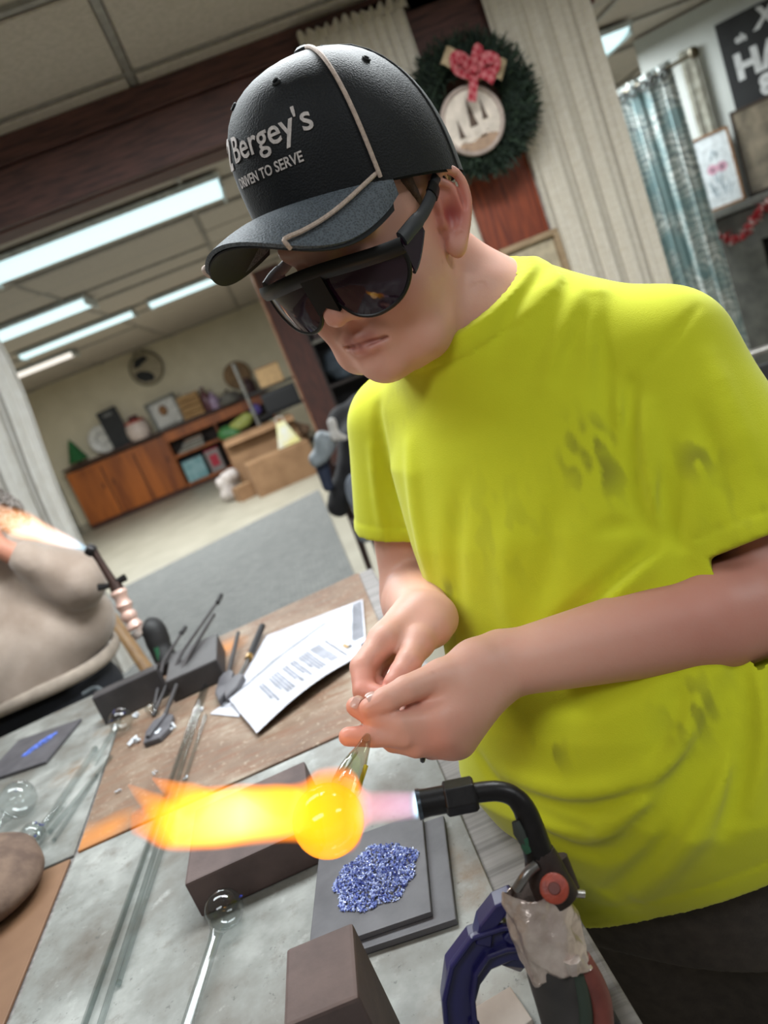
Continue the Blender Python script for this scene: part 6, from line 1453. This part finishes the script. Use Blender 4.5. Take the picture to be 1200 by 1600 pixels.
m_brim.l(m_brim.ramp(vo.outputs['Distance'], [(.1, col4((46, 51, 56))), (.6, col4((84, 91, 98)))]), m_brim.b.inputs['Base Color']); m_brim.b.inputs['Roughness'].default_value = .65; m_brim.bump(vo.outputs['Distance'], .6, .0007)
ts = [0, .06, .14, .22, .30, .38, .46, .54, .62, .70, .77, .83, .88, .92, .955, .98, .995]
b = MB(); b.grid(lambda u, w: hl(crown(u*2*math.pi, ts[round(w*(len(ts)-1))])), 72, len(ts), closed_u=True)
top_i = len(b.v); b.v.append(tuple(hl((0, -.004, ZTc)))); b.f += [((len(ts)-1)*72+k, (len(ts)-1)*72+(k+1) % 72, top_i) for k in range(72)]
b.build('crown', m_capf.m, cp, world=True, smooth=True)
b = MB(); b.grid(lambda u, w: hl(crown(u*2*math.pi, 0, -.003-.001*w)+[0, 0, -.0015+.026*w]), 72, 4, closed_u=True); b.build('sweatband', M('black_band', (24, 24, 27), .8), cp, world=True, smooth=True)
PB = math.radians(64)
def brim(u, w, off=0.0):
    ph = u*PB; bp = crown(ph, 0, -.001); c = math.cos(math.pi/2*u)
    xo = math.sin(math.pi/2*u)*(RXc*math.sin(PB))*(1+.20*c); yo = -.012+RYc*math.cos(PB)+(RYc*(1-math.cos(PB))+.066)*max(c, 0)**.75
    x = bp[0]+(xo-bp[0])*w; y = bp[1]+(yo-bp[1])*w; out = math.hypot(xo-bp[0], yo-bp[1])*w
    z = bp[2]+.002+.03*out-6.9*(xo**2)*w*(.35+.65*max(c, 0)**.5)-6*out*out*.4
    return np.array([x, y, z+off])
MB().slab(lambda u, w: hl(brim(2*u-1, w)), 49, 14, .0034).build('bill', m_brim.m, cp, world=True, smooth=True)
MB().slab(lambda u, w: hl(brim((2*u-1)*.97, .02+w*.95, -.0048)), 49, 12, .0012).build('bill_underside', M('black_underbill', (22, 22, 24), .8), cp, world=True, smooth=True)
m_rope = M('pale_rope', (196, 176, 162), .7, c2=(170, 150, 138), scale=400, bump=.5, bscale=900)
for s in (-1, 1):
    A = math.radians(58)*s
    pts = [hl(crown(A*(1-.0*t), t, .0012)) for t in (.99, .96, .9, .82, .72, .6, .48, .36, .24, .12, .03)]
    pts += [hl(brim(s*(.90-.52*w), .02+.99*w, .0050)) for w in np.linspace(0, 1, 9)]
    pts += [hl(brim(s*.38, 1.01, .001)), hl(brim(s*.38, .97, -.004))]
    MB().tube(spline(pts, 3), .0019, 8).build('rope_piping', m_rope, cp, world=True, smooth=True)
m_seam = M('black_seam', (16, 17, 20), .7)
for A in (math.radians(112), math.radians(-112), math.pi): MB().tube([hl(crown(A, t, .0003)) for t in np.linspace(0, .99, 16)], .0009, 6).build('seam', m_seam, cp, world=True, smooth=True)
MB().lathe([(0, -.002), (.008, -.0005), (.0075, .003), (.004, .005), (0, .0055)], 16, Matrix.Translation(hl((0, -.004, ZTc))) @ Matrix(HM.T).to_4x4()).build('button', m_capf.m, cp, world=True, smooth=True)
for A, t_ in ((24, .80), (-24, .80), (88, .78), (-88, .78)):
    c = crown(math.radians(A), t_, .0006); c1 = crown(math.radians(A+2), t_, .0006)-c; c2 = crown(math.radians(A), t_+.02, .0006)-c; c1 /= np.linalg.norm(c1); c2 /= np.linalg.norm(c2)
    MB().tube([hl(c+.0028*(math.cos(a)*c1+math.sin(a)*c2)) for a in np.linspace(0, 6.283, 13)[:-1]], .0011, 6, closed=True).build('eyelet', m_seam, cp, world=True, smooth=True)
def cap_text(txt, size, xc, z, bold, sx=1.0, shear=0.0, name='lettering', sp=1.0):
    v, f = text_mesh(txt, size, .00025, bold, sp, shear); o = []
    for x, y, q in v:
        ph = (xc+x*sx)/.100; zz = z+y; t_ = (zz-zb(ph))/(ZTc-zb(ph)); o.append(hl(crown(ph, t_, .0007+q)))
    MB().add(o, f).build(name, M('white_stitching', (206, 196, 192), .7, bump=.2, scale=300), cp, world=True)
cap_text("Bergey's", .0260, .019, .1045, .00025, 1.12)
cap_text('2', .0300, -.047, .1035, .0010, 1.15, .25, 'emblem')
cap_text('DRIVEN TO SERVE', .0105, .006, .0815, .00018, 1.0, .12)

# ------------------------------------------------------------------ sunglasses
HC, HM, HSC = HSAVE
sg = thing('sunglasses', 'black wraparound sunglasses worn under the cap', 'glasses', hl((0, .09, 0)))
m_frm = M('black_glasses_frame', (13, 13, 15), .38, bump=0, spec=.35); m_frg = M('dark_grey_temple', (44, 46, 51), .5, bump=0)
mlen = NT('dark_lens'); mlen.b.inputs['Base Color'].default_value = col4((36, 18, 32)); mlen.b.inputs['Roughness'].default_value = .08; mlen.b.inputs['Specular IOR Level'].default_value = .42; mlen.b.inputs['Coat Weight'].default_value = .0; mlen.b.inputs['Coat Roughness'].default_value = .03
SGZ = -.004
def front(x, z, off=0.0): return hl((x, .1135-3.4*x*x-.0*z+off+.05*(z), z+SGZ))
outl = [(.0065, .006), (.020, .0125), (.048, .0150), (.074, .0125), (.0815, .002), (.0785, -.016), (.064, -.0315), (.042, -.0370), (.024, -.0320), (.0130, -.0195), (.0070, -.006)]
for s in (-1, 1):
    ol = spline([(x, 0, z) for x, z in outl], 5, closed=True); cx_, cz_ = .044, -.010
    b = MB(); rings = 7; n = len(ol)
    for k in range(rings):
        q = k/(rings-1)
        for p in ol: x, z = cx_+(p[0]-cx_)*q, cz_+(p[2]-cz_)*q; b.v.append(tuple(front(s*x, z, .002+.004*(1-q*q))))
    for k in range(rings-1):
        for i in range(n): b.f.append((k*n+i, k*n+(i+1) % n, (k+1)*n+(i+1) % n, (k+1)*n+i))
    b.build('lens', mlen.m, sg, world=True, smooth=True)
    MB().tube([front(s*p[0], p[2], .001) for p in ol], .0021, 8, closed=True).build('lens_rim', m_frm, sg, world=True, smooth=True)
    # side shield and temple
    def side(u, w):
        y = .0905-u*.034; h0, h1 = (.0130, -.0165+.022*u**1.4); return hl((s*(.0815+.003*u), y, SGZ+.0*w+(h1+(h0-h1)*w)-.0*u))
    MB().slab(side, 10, 6, .0016).build('side_lens', mlen.m, sg, world=True, smooth=True)
    tp_ = spline([(s*.0825, .0880, SGZ+.012), (s*.0850, .070, SGZ+.0145), (s*.0852, .045, SGZ+.0165), (s*.0835, .015, SGZ+.0235), (s*.0800, -.006, SGZ+.030), (s*.0775, -.022, SGZ+.022)], 6)
    MB().tube([hl(p) for p in tp_], [.0058]*10+[.0050]*11+[.0042]*(len(tp_)-21), 10, flat=(.55, 1.15)).build('temple', m_frg, sg, world=True, smooth=True)
    MB().tube([hl(p) for p in tp_[17:21]], .0064, 10, flat=(.6, 1.1)).build('temple_band', m_frm, sg, world=True, smooth=True)
    MB().tube([hl((s*(.0815+.003*u), .0905-u*.034, SGZ-.017+.022*u**1.4)) for u in np.linspace(0, 1, 8)], .0017, 8).build('shield_rim', m_frm, sg, world=True, smooth=True)
def brow(u, w):
    x = (u-.5)*.168; return front(x, .0100+.0100*w-.6*x*x+.002*math.cos(x*38), .0035-.009*(w-.5)**2)
MB().slab(brow, 40, 5, .0040).build('brow_bar', m_frm, sg, world=True, smooth=True)
def bridge(u, w):
    x = (u-.5)*.024; return front(x, -.014+.028*w+abs(x)*.6*(w-1), .003)
MB().slab(bridge, 9, 6, .0040).build('bridge', m_frm, sg, world=True, smooth=True)
